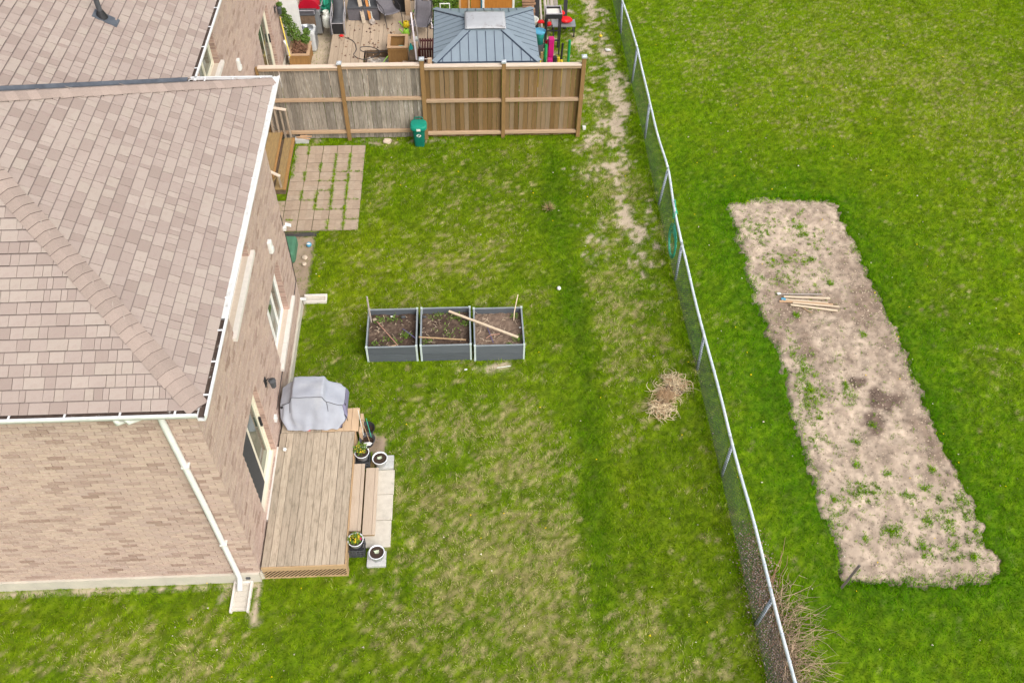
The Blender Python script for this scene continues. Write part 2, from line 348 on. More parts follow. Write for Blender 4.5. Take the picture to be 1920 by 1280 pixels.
def grass_fields(x, y):
    n1 = fbm(x, y, 2.4, 41); n2 = fbm(x, y, .7, 42); n3 = fbm(x, y, .25, 43)
    field = x > 5.5
    dl = .0 + .74*gs(x, y, .9, 8.0, 2.2, 3.0) + .38*gs(x, y, .3, 11.8, 2.0, 1.6) + .22*gs(x, y, 3.5, 14.5, 1.0, 3.0) + .42*gs(x, y, -6.5, 6.6, 3.2, .9)
    dl = dl + .36*gs(x, y, 4.3, 22, .9, 8) + .25*gs(x, y, -1, 16.6, 1.8, 1.6) + .15*gs(x, y, -1., 20, 2, 2) + .15*gs(x, y, -3.3, 14, .7, 2.0) + .35*gs(x, y, 3.6, 6.3, 1.4, 1.6)
    strip = np.exp(-((x-2.62-.12*np.sin(y*.6))/.36)**2)*sm(y, 5, 9)*(1-sm(y, 20.5, 22.5))
    strip2 = np.exp(-((x-3.45)/.75)**2)*(1-sm(y, 10.3, 12))*sm(y, 6.0, 8.0)*.6
    dl = dl - .75*strip - .6*strip2
    bd = np.maximum(np.maximum(7.43-x, x-10.62), np.maximum(7.62-y, y-19.38))
    lush = np.exp(-np.clip(bd, 0, 9)/1.5)
    df = .03 + .34*gs(x, y, 16.0, 24.5, 4.0, 4.6) + .27*gs(x, y, 8.3, 27.5, 2.6, 3.2) + .22*gs(x, y, 12.5, 28, 3, 4) + .24*gs(x, y, 6.3, 14, .6, 4) + .20*gs(x, y, 12.2, 13.5, 1.2, 4) + .12*gs(x, y, 17, 16, 4, 6) - .42*lush
    dry = np.where(field, df*.7, dl)
    nf = np.where(field, .45, 1.)
    dry = np.clip(dry*.84 -.02 + nf*((n1-.5)*.55 + (n2-.5)*.75 + (n3-.5)*.65 + (fbm(x, y, .1, 44, 2)-.5)*.7), 0, .85)
    dark = np.where(field, .25 + .6*lush + (n1-.5)*.5, .30*strip + .22*strip2 + (n1-.5)*.7 + .15 + .22*gs(x, y, 0, 20.5, 3.2, 1.6) + .3*gs(x, y, -3.3, 13.5, .9, 2.5) + .25*gs(x, y, -2, 9, 1.2, 3))
    yel = np.where(field, .42*(1-lush)+.35*gs(x, y, 15, 25, 6, 7)+(n2-.5)*.5, .32 + .4*gs(x, y, -1.2, 17, 2.2, 2.2) + .2*gs(x, y, -3.2, 16.5, .8, 2.2) - .3*strip + (n2-.5)*.6)
    return dry, np.clip(dark, 0, 1), np.clip(yel, 0, 1), field
G_MID = np.array((.130, .270, .003)); G_DARK = np.array((.050, .165, .001)); G_YEL = np.array((.315, .395, .008)); STRAW = np.array((.62, .52, .27)); F_MID = np.array((.120, .305, .001)); F_DARK = np.array((.058, .215, .001))
SOIL = np.array((.46, .375, .28)); SOIL_D = np.array((.22, .155, .11))
def grass_colour(x, y, rnd, rnd2):
    dry, dark, yel, field = grass_fields(x, y)
    mid = np.where(field[:, None], F_MID, G_MID); dk = np.where(field[:, None], F_DARK, G_DARK)
    a = np.clip(dark + (rnd-.5)*.5, 0, 1)[:, None]; c = mid*(1-a)+dk*a
    a = (np.clip(yel*.9 + (rnd2-.5)*.55, 0, 1)*.75)[:, None]; c = c*(1-a)+G_YEL*a
    a = (sm(dry*.86 - rng.random(len(x)), -.06, .10)*(.55+.4*rnd))[:, None]; c = c*(1-a)+STRAW*a
    return c*((.62+.62*rnd2)*(.64+.72*fbm(x, y, .085, 301, 2)))[:, None]

# ground sheet: fine grid in view, skirt to the horizon
gx = np.arange(-12, 26.01, .1); gy = np.arange(2, 38.01, .1)
XX, YY = np.meshgrid(gx, gy); X = XX.ravel(); Y = YY.ravel()
r1 = rng.random(X.size); r2 = rng.random(X.size)
gc = grass_colour(X, Y, r1, r2)*.62
thatch = np.array((.15, .135, .035)); dry_, dark_, yel_, fld_ = grass_fields(X, Y)
a = (.18+.35*dry_)[:, None]; gc = gc*(1-a)+thatch*a
bf = bare_field(X, Y)[:, None]; sn = fbm(X, Y, .5, 77)[:, None]; sn2 = fbm(X, Y, .16, 78)[:, None]
soilc = SOIL*(.72+.5*sn2) ; dkm = np.clip((gs(X, Y, -2.15, 11.35, .3, .35)+.5*gs(X, Y, -2.3, 22.55, 3.2, .3)+inrect(X, Y, (-6, -4, 15, 18.5))*.7), 0, 1)[:, None]
soilc = soilc*(1-dkm*.8)+SOIL_D*(.6+.7*sn2)*dkm*.8
gc = gc*(1-bf)+soilc*bf
Z = (fbm(X, Y, 1.6, 5)-.5)*.05 + (fbm(X, Y, .3, 6)-.5)*.03*(1-bf[:, 0]) - .012*bf[:, 0]
Z = Z - .16*sm(bed_field(X, Y), .15, .8)
ny, nx = XX.shape; idx = np.arange(X.size).reshape(ny, nx)
F = np.stack([idx[:-1, :-1], idx[:-1, 1:], idx[1:, 1:], idx[1:, :-1]], -1).reshape(-1, 4)
V = np.stack([X, Y, Z], 1)
# skirt
ring = [idx[0, 0], idx[0, -1], idx[-1, -1], idx[-1, 0]]; k0 = len(V)
V = np.vstack([V, [[-600, -600, -.03], [600, -600, -.03], [600, 600, -.03], [-600, 600, -.03], [gx[0], gy[0], -.03], [gx[-1], gy[0], -.03], [gx[-1], gy[-1], -.03], [gx[0], gy[-1], -.03]]])
gc = np.vstack([gc, np.tile(G_MID*.7, (8, 1))])
F = np.vstack([F, [[k0+i, k0+(i+1) % 4, k0+4+(i+1) % 4, k0+4+i] for i in range(4)]])
go = bpy.data.objects.new('ground', colour_mesh('ground', V, F, gc, 'ground', True)); COL.objects.link(go); tag(go, kind='structure')

# ------------------------------------------------------------------ tilled soil bed in the field
def gz_(x, y):
    b_ = bare_field(x, y)
    return (fbm(x, y, 1.6, 5)-.5)*.05 + (fbm(x, y, .3, 6)-.5)*.03*(1-b_) - .012*b_
bx_ = np.arange(7.1, 10.96, .045); by_ = np.arange(7.3, 19.72, .045); XX, YY = np.meshgrid(bx_, by_); X = XX.ravel(); Y = YY.ravel()
bm_ = bed_field(X, Y); n1 = fbm(X, Y, 1.1, 60); n2 = fbm(X, Y, .3, 61); n3 = fbm(X, Y, .11, 62, 3)
Z = (fbm(X, Y, 1.6, 5)-.5)*.05 - .05 + .06*bm_ + bm_*((n1-.5)*.05+(n2-.5)*.06+(n3-.5)*.035)
pale = np.array((.425, .34, .265)); brown = np.array((.225, .168, .128)); dark = np.array((.14, .10, .08))
dk = np.clip(.9*gs(X, Y, 10.25, 15.2, .55, 2.6)+.7*gs(X, Y, 8.05, 14.3, .5, 1.6)+.45*gs(X, Y, 8.9, 16.9, .9, .6)+.5*gs(X, Y, 10.3, 11.0, .4, 1.6)+.6*gs(X, Y, 8.8, 15.3, 1.5, .5)+.35*gs(X, Y, 9.7, 18.8, .9, .6), 0, 1)
a = np.clip(dk*.9+(n2-.5)*1.5+(n1-.42)*.9+(fbm(X, Y, .5, 66)-.5)*.9, 0, 1)[:, None]; c = pale*(1-a)+brown*a
a = (sm(np.maximum(gs(X, Y, 9.15, 12.75, .38, .5), np.maximum(gs(X, Y, 9.5, 12.15, .6, .55), gs(X, Y, 9.25, 11.6, .5, .4)))+(n2-.5)*1.3+(n1-.5)*.5, .38, .85))[:, None]; c = c*(1-a)+dark*a
a = (.85*(1-bm_))[:, None]; c = c*(1-a)+brown*.6*a
c = c*(.55+.86*n3)[:, None]*(.86+.28*fbm(X, Y, .1, 64, 2))[:, None]
ny, nx = XX.shape; idx = np.arange(X.size).reshape(ny, nx); F = np.stack([idx[:-1, :-1], idx[:-1, 1:], idx[1:, 1:], idx[1:, :-1]], -1).reshape(-1, 4)
so_ = bpy.data.objects.new('soil_bed', colour_mesh('soil_bed', np.stack([X, Y, Z], 1), F, c, 'ground', False)); COL.objects.link(so_); tag(so_, kind='structure')
def bed_z(x, y):
    b_ = bed_field(x, y); return (fbm(x, y, 1.6, 5)-.5)*.05 - .05 + .06*b_ + b_*((fbm(x, y, 1.1, 60)-.5)*.05+(fbm(x, y, .3, 61)-.5)*.06)
# clods and straw crumbs on the bed (uncountable)
def crumbs(name, x, y, z, size, colr, label=None):
    n = len(x); base = np.array([(1,0,-.3),(-.5,.87,-.3),(-.5,-.87,-.3),(0,0,.7)]); ang = rng.random(n)*6.28
    sc = size[:, None]*(.6+.8*rng.random((n, 3))); ca, sa = np.cos(ang), np.sin(ang)
    V = np.zeros((n, 4, 3))
    for k in range(4):
        bx, by, bz = base[k]; V[:, k, 0] = x+(bx*ca-by*sa)*sc[:, 0]; V[:, k, 1] = y+(bx*sa+by*ca)*sc[:, 1]; V[:, k, 2] = z+bz*sc[:, 2]
    F = np.array([(0,1,3),(1,2,3),(2,0,3)]); F = (np.arange(n)[:, None, None]*4+F[None]).reshape(-1, 3)
    C = np.repeat(colr, 4, axis=0); o = bpy.data.objects.new(name, colour_mesh(name, V.reshape(-1, 3), F, C, 'ground')); COL.objects.link(o); return o
n = 15000; x = rng.uniform(7.35, 10.7, n); y = rng.uniform(7.5, 19.5, n); keep = bed_field(x, y) > .6; x = x[keep]; y = y[keep]; n = len(x)
cc = np.array((.52, .42, .32))*(.35+.8*rng.random(n))[:, None]; sz = .008+.022*rng.random(n)**3
tag(crumbs('soil_crumbs', x, y, bed_z(x, y)+.004, sz, cc), 'crumbly soil clods strewn over the tilled bed', 'soil', kind='stuff')
n = 5200; x = rng.uniform(3.4, 5.45, n); y = rng.uniform(15, 31.5, n); keep = (bare_field(x, y) > .35); x = x[keep]; y = y[keep]; n = len(x)
cc = np.array((.52, .42, .30))*(.45+.7*rng.random(n))[:, None]
tag(crumbs('path_crumbs', x, y, gz_(x, y)+.006, .006+.018*rng.random(n)**3, cc), 'dry soil crumbs on the worn strip along the wire fence', 'soil', kind='stuff')

# ------------------------------------------------------------------ grass blades
def blades(name, x, y, z, L, W, colr, lean=.9, material='grass', flow=None):
    n = len(x); ang = rng.random(n)*2*math.pi if flow is None else flow+rng.normal(0, .9, n); ln = lean*(.35+.9*rng.random(n))
    dx = np.cos(ang); dy = np.sin(ang); el = np.cos(ln)
    tip = np.stack([x+dx*np.sin(ln)*L, y+dy*np.sin(ln)*L, z+el*L], 1)
    wa = rng.random(n)*math.pi; px = np.cos(wa)*W*.5; py = np.sin(wa)*W*.5
    V = np.zeros((n, 3, 3)); V[:, 0] = np.stack([x+px, y+py, z-.004], 1); V[:, 1] = np.stack([x-px, y-py, z-.004], 1); V[:, 2] = tip
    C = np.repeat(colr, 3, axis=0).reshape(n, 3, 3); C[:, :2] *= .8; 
    o = bpy.data.objects.new(name, colour_mesh(name, V.reshape(-1, 3), np.arange(n*3).reshape(-1, 3), C.reshape(-1, 3), material)); COL.objects.link(o); return o
EXCL = [(-30, -4.2, 8.22, 15.6), (-30, -5.88, 15, 60), (-4.25, -2.56, 8.27, 12.06), (-2.6, -2.04, 9.03, 10.65), (-2.35, -1.71, 8.62, 10.67), (-5.95, -5.1, 19.9, 22.5), (-2.46, 1.28, 13.74, 14.98),
        (-4.22, -3.62, 15.73, 15.99), (-4.78, -4.41, 7.53, 8.2), (-4.2, -1.0, 25.2, 40)]
PATIO = (-5.1, -3.0, 18.48, 22.28)
def free(x, y):
    k = np.ones(len(x), bool)
    for r in EXCL: k &= ~inrect(x, y, r)
    return k & ~inrect(x, y, PATIO)
def sample(n, x0, x1, y0, y1): return rng.uniform(x0, x1, n), rng.uniform(y0, y1, n)
def in_view(x, y):   # ground the photograph looks at, with a margin
    return (x < 11.6+.47*(y-5.5)) & (x > -9.6-.34*(y-6)) & (y > 4.6) & (y < 32)
x, y = sample(1500000, -12, 23, 4.6, 32); k = in_view(x, y) & free(x, y); x = x[k]; y = y[k]
bare = bare_field(x, y); bed = bed_field(x, y); dry, dark, yel, fld = grass_fields(x, y)
den = (1-.90*bare)*(1-.985*sm(bed, .1, .95))*(1-.30*dry); 
weed = np.zeros(len(x))
for cx, cy, rx, ry, s in ((8.25,18.3,.6,.35,.5),(9.2,18.2,.25,.5,.8),(8.6,16.9,.6,.25,.8),(8.3,16.1,.5,.25,.6),(7.95,13.0,.25,.9,1.),(8.1,12.4,.35,.5,.9),(7.8,11.5,.3,.7,.6),(8.9,12.4,.12,.3,.9),(8.6,9.7,.5,.25,.5),(8.2,9.6,.45,.25,.5),(9.6,9.3,.3,.4,.5),(10.0,9.0,.25,.3,.5),(8.7,8.75,.25,.2,.8),(9.2,8.2,.2,.25,.5),(9.9,8.2,.3,.3,.5),(10.4,8.4,.2,.25,.5),(7.7,9.3,.2,.5,.5),(10.45,9.2,.15,.6,.7)):
    weed = np.maximum(weed, s*gs(x, y, cx, cy, rx, ry))
den = np.maximum(den, sm(bed, .4, .8)*np.maximum(sm(weed+(fbm(x, y, .25, 88)-.5)*1.3+(fbm(x, y, .08, 87, 2)-.5)*1.1, .40, 1.1)*.42, .5*sm(fbm(x, y, .20, 89), .615, .69)*(1-.7*sm(x, 9.6, 10.4))))
k = rng.random(len(x)) < den; x = x[k]; y = y[k]; dry = dry[k]; fld = fld[k]; bed = bed[k]
n = len(x); r1 = rng.random(n); r2 = rng.random(n); cl = grass_colour(x, y, r1, r2); hn = fbm(x, y, .28, 90)
cl = np.where((bed > .5)[:, None], cl*np.array((1.75, 1.25, 1.6))+np.array((.04, .03, .01)), cl)
L = (.035+.060*rng.random(n))*(.5+1.0*hn)*np.where(fld, .9, 1.05); L = np.where(rng.random(n) < .04, L*1.6, L)
W = .008+.010*rng.random(n); flow = fbm(x, y, .5, 91)*14
g = blades('lawn_grass', x, y, gz_(x, y)*(1-bed)+bed_z(x, y)*bed, L, W, cl, 1.0, flow=flow)
tag(g, 'short patchy lawn grass and mown field', 'grass', kind='stuff')
# longer ragged tufts: fence line, wall feet, patio joints, scattered clumps
tx = []; ty = []; tl = []
def tuft(cx, cy, nb, r, l):
    tx.append(rng.normal(cx, r, nb)); ty.append(rng.normal(cy, r, nb)); tl.append(np.full(nb, l)*(.5+.7*rng.random(nb)))
for i in range(900):
    yy = rng.uniform(5, 31); tuft(5.30+.0107*yy+rng.normal(0, .10), yy, 14, .05, .15)
for i in range(3600):
    cx, cy = rng.uniform(-8, 5.3), rng.uniform(5, 24)
    if free(np.array([cx]), np.array([cy]))[0] and bare_field(np.array([cx]), np.array([cy]))[0] < .5: tuft(cx, cy, 12, .035, .085)
for i in range(1500):
    cx, cy = rng.uniform(5.7, 18), rng.uniform(5, 30)
    if bed_field(np.array([cx]), np.array([cy]))[0] < .2: tuft(cx, cy, 10, .04, .075)
for i in range(420):  # edge of soil bed
    s = rng.random(); e = rng.integers(4)
    cx, cy = ((7.4, 7.6+s*11.8), (10.65, 7.6+s*11.8), (7.4+s*3.2, 7.6), (7.4+s*3.2, 19.4))[e]; tuft(cx+rng.normal(0, .06), cy+rng.normal(0, .06), 14, .06, .10)
WEEDS = ((8.25,18.3,.6,.35,.5),(9.2,18.2,.25,.5,.8),(8.6,16.9,.6,.25,.9),(8.3,16.1,.5,.25,.6),(7.95,13.0,.25,.9,1.),(8.1,12.4,.35,.5,.9),(7.8,11.5,.3,.7,.6),(8.9,12.4,.12,.3,.9),(8.6,9.7,.5,.25,.7),(8.2,9.6,.45,.25,.6),(9.6,9.3,.3,.4,.5),(10.0,9.0,.25,.3,.6),(8.7,8.75,.25,.2,.8),(9.2,8.2,.2,.25,.6),(9.9,8.2,.3,.3,.6),(10.4,8.4,.2,.25,.6),(7.7,9.3,.2,.5,.5),(10.45,9.2,.15,.6,.7),(8.0,18.0,.4,.5,.4),(9.6,17.6,.3,.3,.3))
for cx, cy, rx, ry, s_ in WEEDS:
    for i in range(int(42*s_*(rx+ry)/.6)): tuft(rng.normal(cx, rx*.6), rng.normal(cy, ry*.6), 18, .03, .065)
for i in range(230): tuft(rng.uniform(7.5, 10.5), rng.uniform(7.7, 19.2), 10, .018, .045)
for cx, cy in ((8.7, 8.75), (9.25, 8.35), (9.55, 8.95), (9.9, 8.75), (10.2, 8.1), (8.1, 8.6), (9.3, 9.6), (9.75, 9.75), (10.0, 9.5), (8.45, 10.4), (9.05, 10.15), (8.3, 14.9), (9.8, 14.2), (9.5, 16.0), (9.25, 16.9), (8.65, 11.0), (9.15, 11.45), (10.1, 10.2)): tuft(cx, cy, 90, .05, .10)
for i in range(40):
    tuft(rng.uniform(-4.5, -2.6), 22.5+rng.normal(0, .06), 12, .05, .12); tuft(rng.uniform(-1, 3.4), 22.5+rng.normal(0, .05), 14, .05, .14)
for i in range(60): tuft(rng.uniform(-8.8, -4.3), 8.08+rng.normal(0, .06), 10, .04, .08); tuft(-2.5+rng.normal(0, .04), rng.uniform(8.2, 9), 3, .04, .09)
for i in range(70): tuft(-2.45+rng.uniform(0, 3.75), 13.69+rng.normal(0, .02), 5, .03, .08); tuft(-2.5-abs(rng.normal(0, .03)), rng.uniform(13.7, 15), 6, .03, .10); tuft(1.31+abs(rng.normal(0, .03)), rng.uniform(13.7, 15), 6, .03, .10)
for i in range(5):   # joints of the patio
    for j in range(9):
        xj = -5.1+.42*(i+1) if i < 4 else None; wgt = .2+.8*min(1, max(0, (i-.2)/3))*(1 if j < 7 else .35)
        if xj and rng.random() < wgt: 
            for q in range(20): tuft(xj+rng.normal(0, .012), 18.48+.4211*(j+rng.random()), 12, .02, .07)
        if j and rng.random() < .62*wgt:
            for q in range(8): tuft(-5.1+.42*(i+rng.random()), 18.48+.4211*j+rng.normal(0, .01), 12, .02, .065)
for i in range(60): tuft(-5.08+rng.normal(0, .03), rng.uniform(20.7, 22.2), 10, .03, .12)
for i in range(30): tuft(rng.uniform(-5.1, -3.0), 18.42+rng.normal(0, .03), 6, .03, .07); tuft(-2.98, rng.uniform(18.4, 22.3), 8, .03, .07)
x = np.concatenate(tx); y = np.concatenate(ty); L = np.concatenate(tl); n = len(x)
cl = grass_colour(x, y, rng.random(n)*.9, rng.random(n)); cl = cl*np.array((1.12, 1.2, .9)); inb = (bed_field(x, y) > .5)[:, None]; cl = np.where(inb, cl*np.array((1.9, 1.35, 1.4))+np.array((.02, .02, .0)), cl); pat = inrect(x, y, PATIO)
z = gz_(x, y); z = np.where(bed_field(x, y) > .5, bed_z(x, y), z); z = np.where(pat, .030, z)
tag(blades('grass_tufts', x, y, z, L, np.where(inb[:, 0], .014, .012), cl, .8), 'longer ragged grass tufts along fence, joints and edges', 'grass', kind='stuff')
# fine litter: dandelion heads and pale scraps
n = 170; x = rng.uniform(-6, 18, n); y = rng.uniform(5, 30, n); k = free(x, y) & in_view(x, y); x = x[k]; y = y[k]; n = len(x)
tag(crumbs('dandelion_heads', x, y, gz_(x, y)+.045, np.full(n, .021), np.tile((.72, .52, .01), (n, 1))), 'tiny yellow dandelion heads dotted over the grass', 'flowers', kind='stuff')
n = 420; x = rng.uniform(-6, 18, n); y = rng.uniform(5, 30, n); k = free(x, y) & in_view(x, y); x = x[k]; y = y[k]; n = len(x)
tag(crumbs('lawn_scraps', x, y, gz_(x, y)+.035, .010+.016*rng.random(n), np.array((.62, .55, .45))*(.5+.7*rng.random(n))[:, None]), 'pale leaf scraps and bits lying in the grass', 'litter', kind='stuff')

# ------------------------------------------------------------------ the brick house
house = thing('brick_house', 'tan brick house with brown shingle hip roof and white gutters', 'house', (-7, 12, 0))
S = .58; ZE = 6.0; XE, YS, YN = -4.0, 7.99, 16.47; XM = -5.72       # eave lines
def clipped_cells(u0, u1, z0, z1, holes):
    us = sorted({u0, u1, *[h[0] for h in holes], *[h[1] for h in holes]}); zs = sorted({z0, z1, *[h[2] for h in holes], *[h[3] for h in holes]})
    for a, b in zip(us, us[1:]):
        for c, d in zip(zs, zs[1:]):
            if not any(h[0] <= a and b <= h[1] and h[2] <= c and d <= h[3] for h in holes): yield a, b, c, d
BR_L, BR_H, BR_D, MO = .257, .079, .03, .012
bm_mesh = MB().box((-.5, -.5, -.5), (.5, .5, .5)).mesh('brick', 'brick')
brick_list = []   # (centre, size) axis aligned
def brick_run(axis, plane, u0, u1, z0, z1, holes, sgn):
    """courses of bricks standing BR_D proud of the mortar plane; axis 'x' = wall runs along x"""
    row = 0; z = z0
    while z + BR_H < z1:
        u = u0 - (BR_L+MO)*(.5 if row % 2 else 0) ; row += 1
        while u < u1:
            a, b = max(u, u0), min(u+BR_L, u1); u += BR_L+MO
            segs = [(a, b)]
            for h in holes:
                if z+BR_H > h[2] and z < h[3]:
                    ns = []
                    for s0, s1 in segs:
                        if s1 <= h[0] or s0 >= h[1]: ns.append((s0, s1))
                        else:
                            if s0 < h[0]: ns.append((s0, h[0]))
                            if s1 > h[1]: ns.append((h[1], s1))
                    segs = ns
            for s0, s1 in segs:
                if s1-s0 < .03: continue
                d = BR_D + random.uniform(-.004, .003); pc = plane + sgn*(d/2-.01); dd_ = d+.02
                if axis == 'x': brick_list.append(((( s0+s1)/2, pc, z+BR_H/2), (s1-s0, dd_, BR_H)))
                else: brick_list.append(((pc, (s0+s1)/2, z+BR_H/2), (dd_, s1-s0, BR_H)))
        z += BR_H+MO
WX, WY, WN, WM = -4.25, 8.25, 15.6, -5.93     # mortar planes; brick faces stand 2-3 cm proud
FZ = .32
holesE = [(9.35, 11.0, .50, 2.72), (12.8, 14.5, 1.14, 2.72), (10.75, 12.75, 4.52, 5.6)]
holesM = [(17.9, 19.6, 4.5, 5.6), (23.9, 25.75, .5, 2.7), (27.7, 28.7, .4, 2.5)]
wb = MB()
for a, b, c, d in clipped_cells(WY, WN, 0, 5.95, holesE): wb.box((WX-.25, a, c), (WX, b, d))
for a, b, c, d in clipped_cells(WN-.02, 36, 0, 5.95, holesM): wb.box((WM-.25, a, c), (WM, b, d))
wb.box((-16, WY, 0), (WX-.25, WY+.25, 5.95)); wb.box((WM, WN-.25, 0), (WX-.25, WN, 5.95)); wb.box((-16, 9.2, 0), (-6.6, 36, .1))
wb.build('wall', 'mortar', house)
brick_run('x', WY, -10.4, WX+.03, FZ, 5.85, [], -1); south_n = len(brick_list)
brick_run('y', WX, WY, WN+.03, FZ, 5.85, holesE, 1); brick_run('y', WM, WN, 30.5, FZ, 5.85, holesM, 1)
cp = np.array((0, 0, CAMH)); order = sorted(range(len(brick_list)), key=lambda i: (brick_list[i][0][0]+5.4)**2 + (brick_list[i][0][1]-8.2)**2*9 + (brick_list[i][0][2]-3.2)**2 if i < south_n else 1e6)
big = set(order[:300]); rest = MB()
for i, (c, s) in enumerate(brick_list):
    if i in big: place('brick', bm_mesh, house, c, None, s)
    else: rest.box([c[j]-s[j]/2 for j in range(3)], [c[j]+s[j]/2 for j in range(3)])
rest.build('brickwork', 'brick', house, kind='stuff')
# brick reveals at the openings
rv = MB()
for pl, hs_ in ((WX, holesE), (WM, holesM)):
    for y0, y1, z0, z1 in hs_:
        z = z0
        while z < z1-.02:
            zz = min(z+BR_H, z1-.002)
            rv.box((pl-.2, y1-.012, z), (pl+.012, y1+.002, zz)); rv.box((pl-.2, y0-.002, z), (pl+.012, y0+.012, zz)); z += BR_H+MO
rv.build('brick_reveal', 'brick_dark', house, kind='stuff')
rv = MB()
for pl, hs_ in ((WX, holesE), (WM, holesM)):
    for y0, y1, z0, z1 in hs_: rv.box((pl-.2, y0-.004, z0), (pl+.016, y0+.008, z1)); rv.box((pl-.2, y1-.008, z0), (pl+.010, y1+.004, z1))
rv.build('reveal_mortar', 'mortar', house, kind='stuff')
fo = MB()
for k, x0 in enumerate(np.arange(-10.4, WX, .615)): fo.box((x0, WY-.075, -.05), (min(x0+.612, WX+.055), WY+.02, FZ-.005+.004*(k % 2)))
fo.build('foundation', 'foundation', house, label='pale parged concrete foundation strip along the front wall')
fo = MB(); fo.box((WX-.02, WY-.02, -.05), (WX+.055, WN+.05, .24)); fo.box((WM-.02, WN+.05, -.05), (WM+.055, 36, .24)); fo.box((WM+.06, WN-.02, -.05), (WX-.03, WN+.05, .24)); fo.build('foundation', 'foundation', house)

def window(pl, y0, y1, z0, z1, lites, sill=True, sill_y=None, framem='frame_white'):
    wx = pl-.145
    f = MB(); t_ = .07
    f.box((wx-.03, y0+.014, z0), (wx+.035, y0+t_, z1)); f.box((wx-.03, y1-t_, z0), (wx+.035, y1-.014, z1)); f.box((wx-.03, y0+t_, z0), (wx+.035, y1-t_, z0+t_)); f.box((wx-.03, y0+t_, z1-t_), (wx+.035, y1-t_, z1))
    w_ = (y1-y0-2*t_)/lites
    for i in range(1, lites): f.box((wx-.028, y0+t_+w_*i-.03, z0+t_), (wx+.028, y0+t_+w_*i+.03, z1-t_))
    win = f.build('window', framem, house)
    for i in range(lites): MB().box((wx-.02, y0+t_+w_*i+.02, z0+t_), (wx-.005, y0+t_+w_*(i+1)-.02, z1-t_)).build('pane', 'glass', win)
    if sill:
        a, b = sill_y or (y0-.1, y1+.25); n = 3; st = (b-a)/n
        for i in range(n): MB().box((pl-.19, a+st*i+.003, z0-.09), (pl+.10, a+st*(i+1)-.003, z0-.005)).build('sill', 'stone_sill', win)
    return win
window(WX, 12.8, 14.5, 1.14, 2.72, 3, sill_y=(12.68, 14.95)); window(WX, 10.75, 12.75, 4.52, 5.6, 3, sill_y=(10.62, 12.92)); window(WM, 17.9, 19.6, 4.5, 5.6, 2, sill_y=(17.8, 19.75), framem='frame_cream')
def patio_door(pl, y0, y1, z0, z1, screen_first):
    wx = pl-.125; t_ = .075; f = MB()
    f.box((wx-.04, y0+.014, z0), (wx+.045, y0+t_, z1)); f.box((wx-.04, y1-t_, z0), (wx+.045, y1-.014, z1)); f.box((wx-.04, y0+t_, z1-t_), (wx+.045, y1-t_, z1)); f.box((wx-.06, y0+t_, z0-.02), (wx+.10, y1-t_, z0+.05))
    d = f.build('patio_door', 'frame_cream', house); ym = (y0+y1)/2
    p = MB(); p.box((wx-.02, ym-.04, z0+.05), (wx+.03, ym+.05, z1-t_)); p.box((wx-.02, y1-t_-.07, z0+.05), (wx+.03, y1-t_, z1-t_)); p.box((wx-.02, ym+.05, z0+.05), (wx+.03, y1-t_-.07, z0+.13)); p.box((wx-.02, ym+.05, z1-t_-.07), (wx+.03, y1-t_-.07, z1-t_)); p.build('door_frame', 'frame_cream', d)
    MB().box((wx-.01, ym+.05, z0+.13), (wx+.004, y1-t_-.07, z1-t_-.07)).build('pane', 'glass', d)
    s = MB(); s.box((wx+.018, y0+t_, z0+.06), (wx+.030, ym-.04, z1-t_)); s.build('screen', 'screen' if screen_first else 'glass', d)
    MB().box((wx+.03, y1-t_-.055, z0+1.0), (wx+.075, y1-t_-.015, z0+1.28)).build('handle', 'black', d)
    MB().box((pl-.15, y0-.06, z0-.13), (pl+.17, y1+.06, z0-.025)).build('sill', 'stone_sill', d)
    return d
patio_door(WX, 9.35, 11.0, .50, 2.72, True); patio_door(WM, 23.9, 25.75, .5, 2.7, False)
dw = MB(); dw.box((WM-.08, 27.7, .4), (WM+.05, 28.7, 2.5)); dw = dw.build('back_door', 'frame_white', house); MB().box((WM+.05, 28.5, 1.3), (WM+.09, 28.56, 1.5)).build('handle', 'black', dw)
MB().box((WM+.02, 27.5, .2), (WM+.6, 27.62, 3.2)).build('door_trim', 'white_trim', house)
def diamond_vent(x, y, z):
    v = MB().box((x, y-.07, z-.16), (x+.09, y+.07, z+.16)).build('wall_vent', 'white_trim', house)
    MB().box((x+.09, y-.05, z-.13), (x+.105, y+.05, z-.02)).build('vent_flap', 'white_trim', v); soft(v, .02)
diamond_vent(WX+.02, 14.1, 3.5); diamond_vent(WM+.02, 21.06, 3.55)
def wall_lamp(x, y, z):
    l = MB().box((x, y-.06, z-.10), (x+.03, y+.06, z+.12)).build('wall_lamp', 'black', house); soft(l, .008)
    MB().tube([(x+.03, y, z+.05), (x+.10, y, z+.13), (x+.16, y, z+.10)], .012).build('lamp_arm', 'black', l)
    MB().lathe([(.02, .10), (.085, .06), (.075, .05), (.055, -.14), (.0, -.16)], (x+.16, y, z), 6).build('lamp_shade', 'dark_grey', l)
wall_lamp(WX+.02, 11.52, 2.12); wall_lamp(WM+.02, 26.62, 2.05)
soft(MB().box((WX+.02, 11.37, .93), (WX+.08, 11.49, 1.08)).build('outlet_box', 'white_trim', house), .01)
MB().tube([(WX+.032, 15.57, 3.1), (WX+.034, 15.6, 1.9), (WX+.035, 15.58, .98), (WX+.035, 14.96, .96), (WX+.035, 12.7, .97), (WX+.035, 11.7, .96)], .011, 5).build('wall_cable', 'black', house)
MB().tube([(WX+.05, 12.8, .30), (WX+.055, 12.9, .31)], .03).build('tap', 'dark_grey', house)
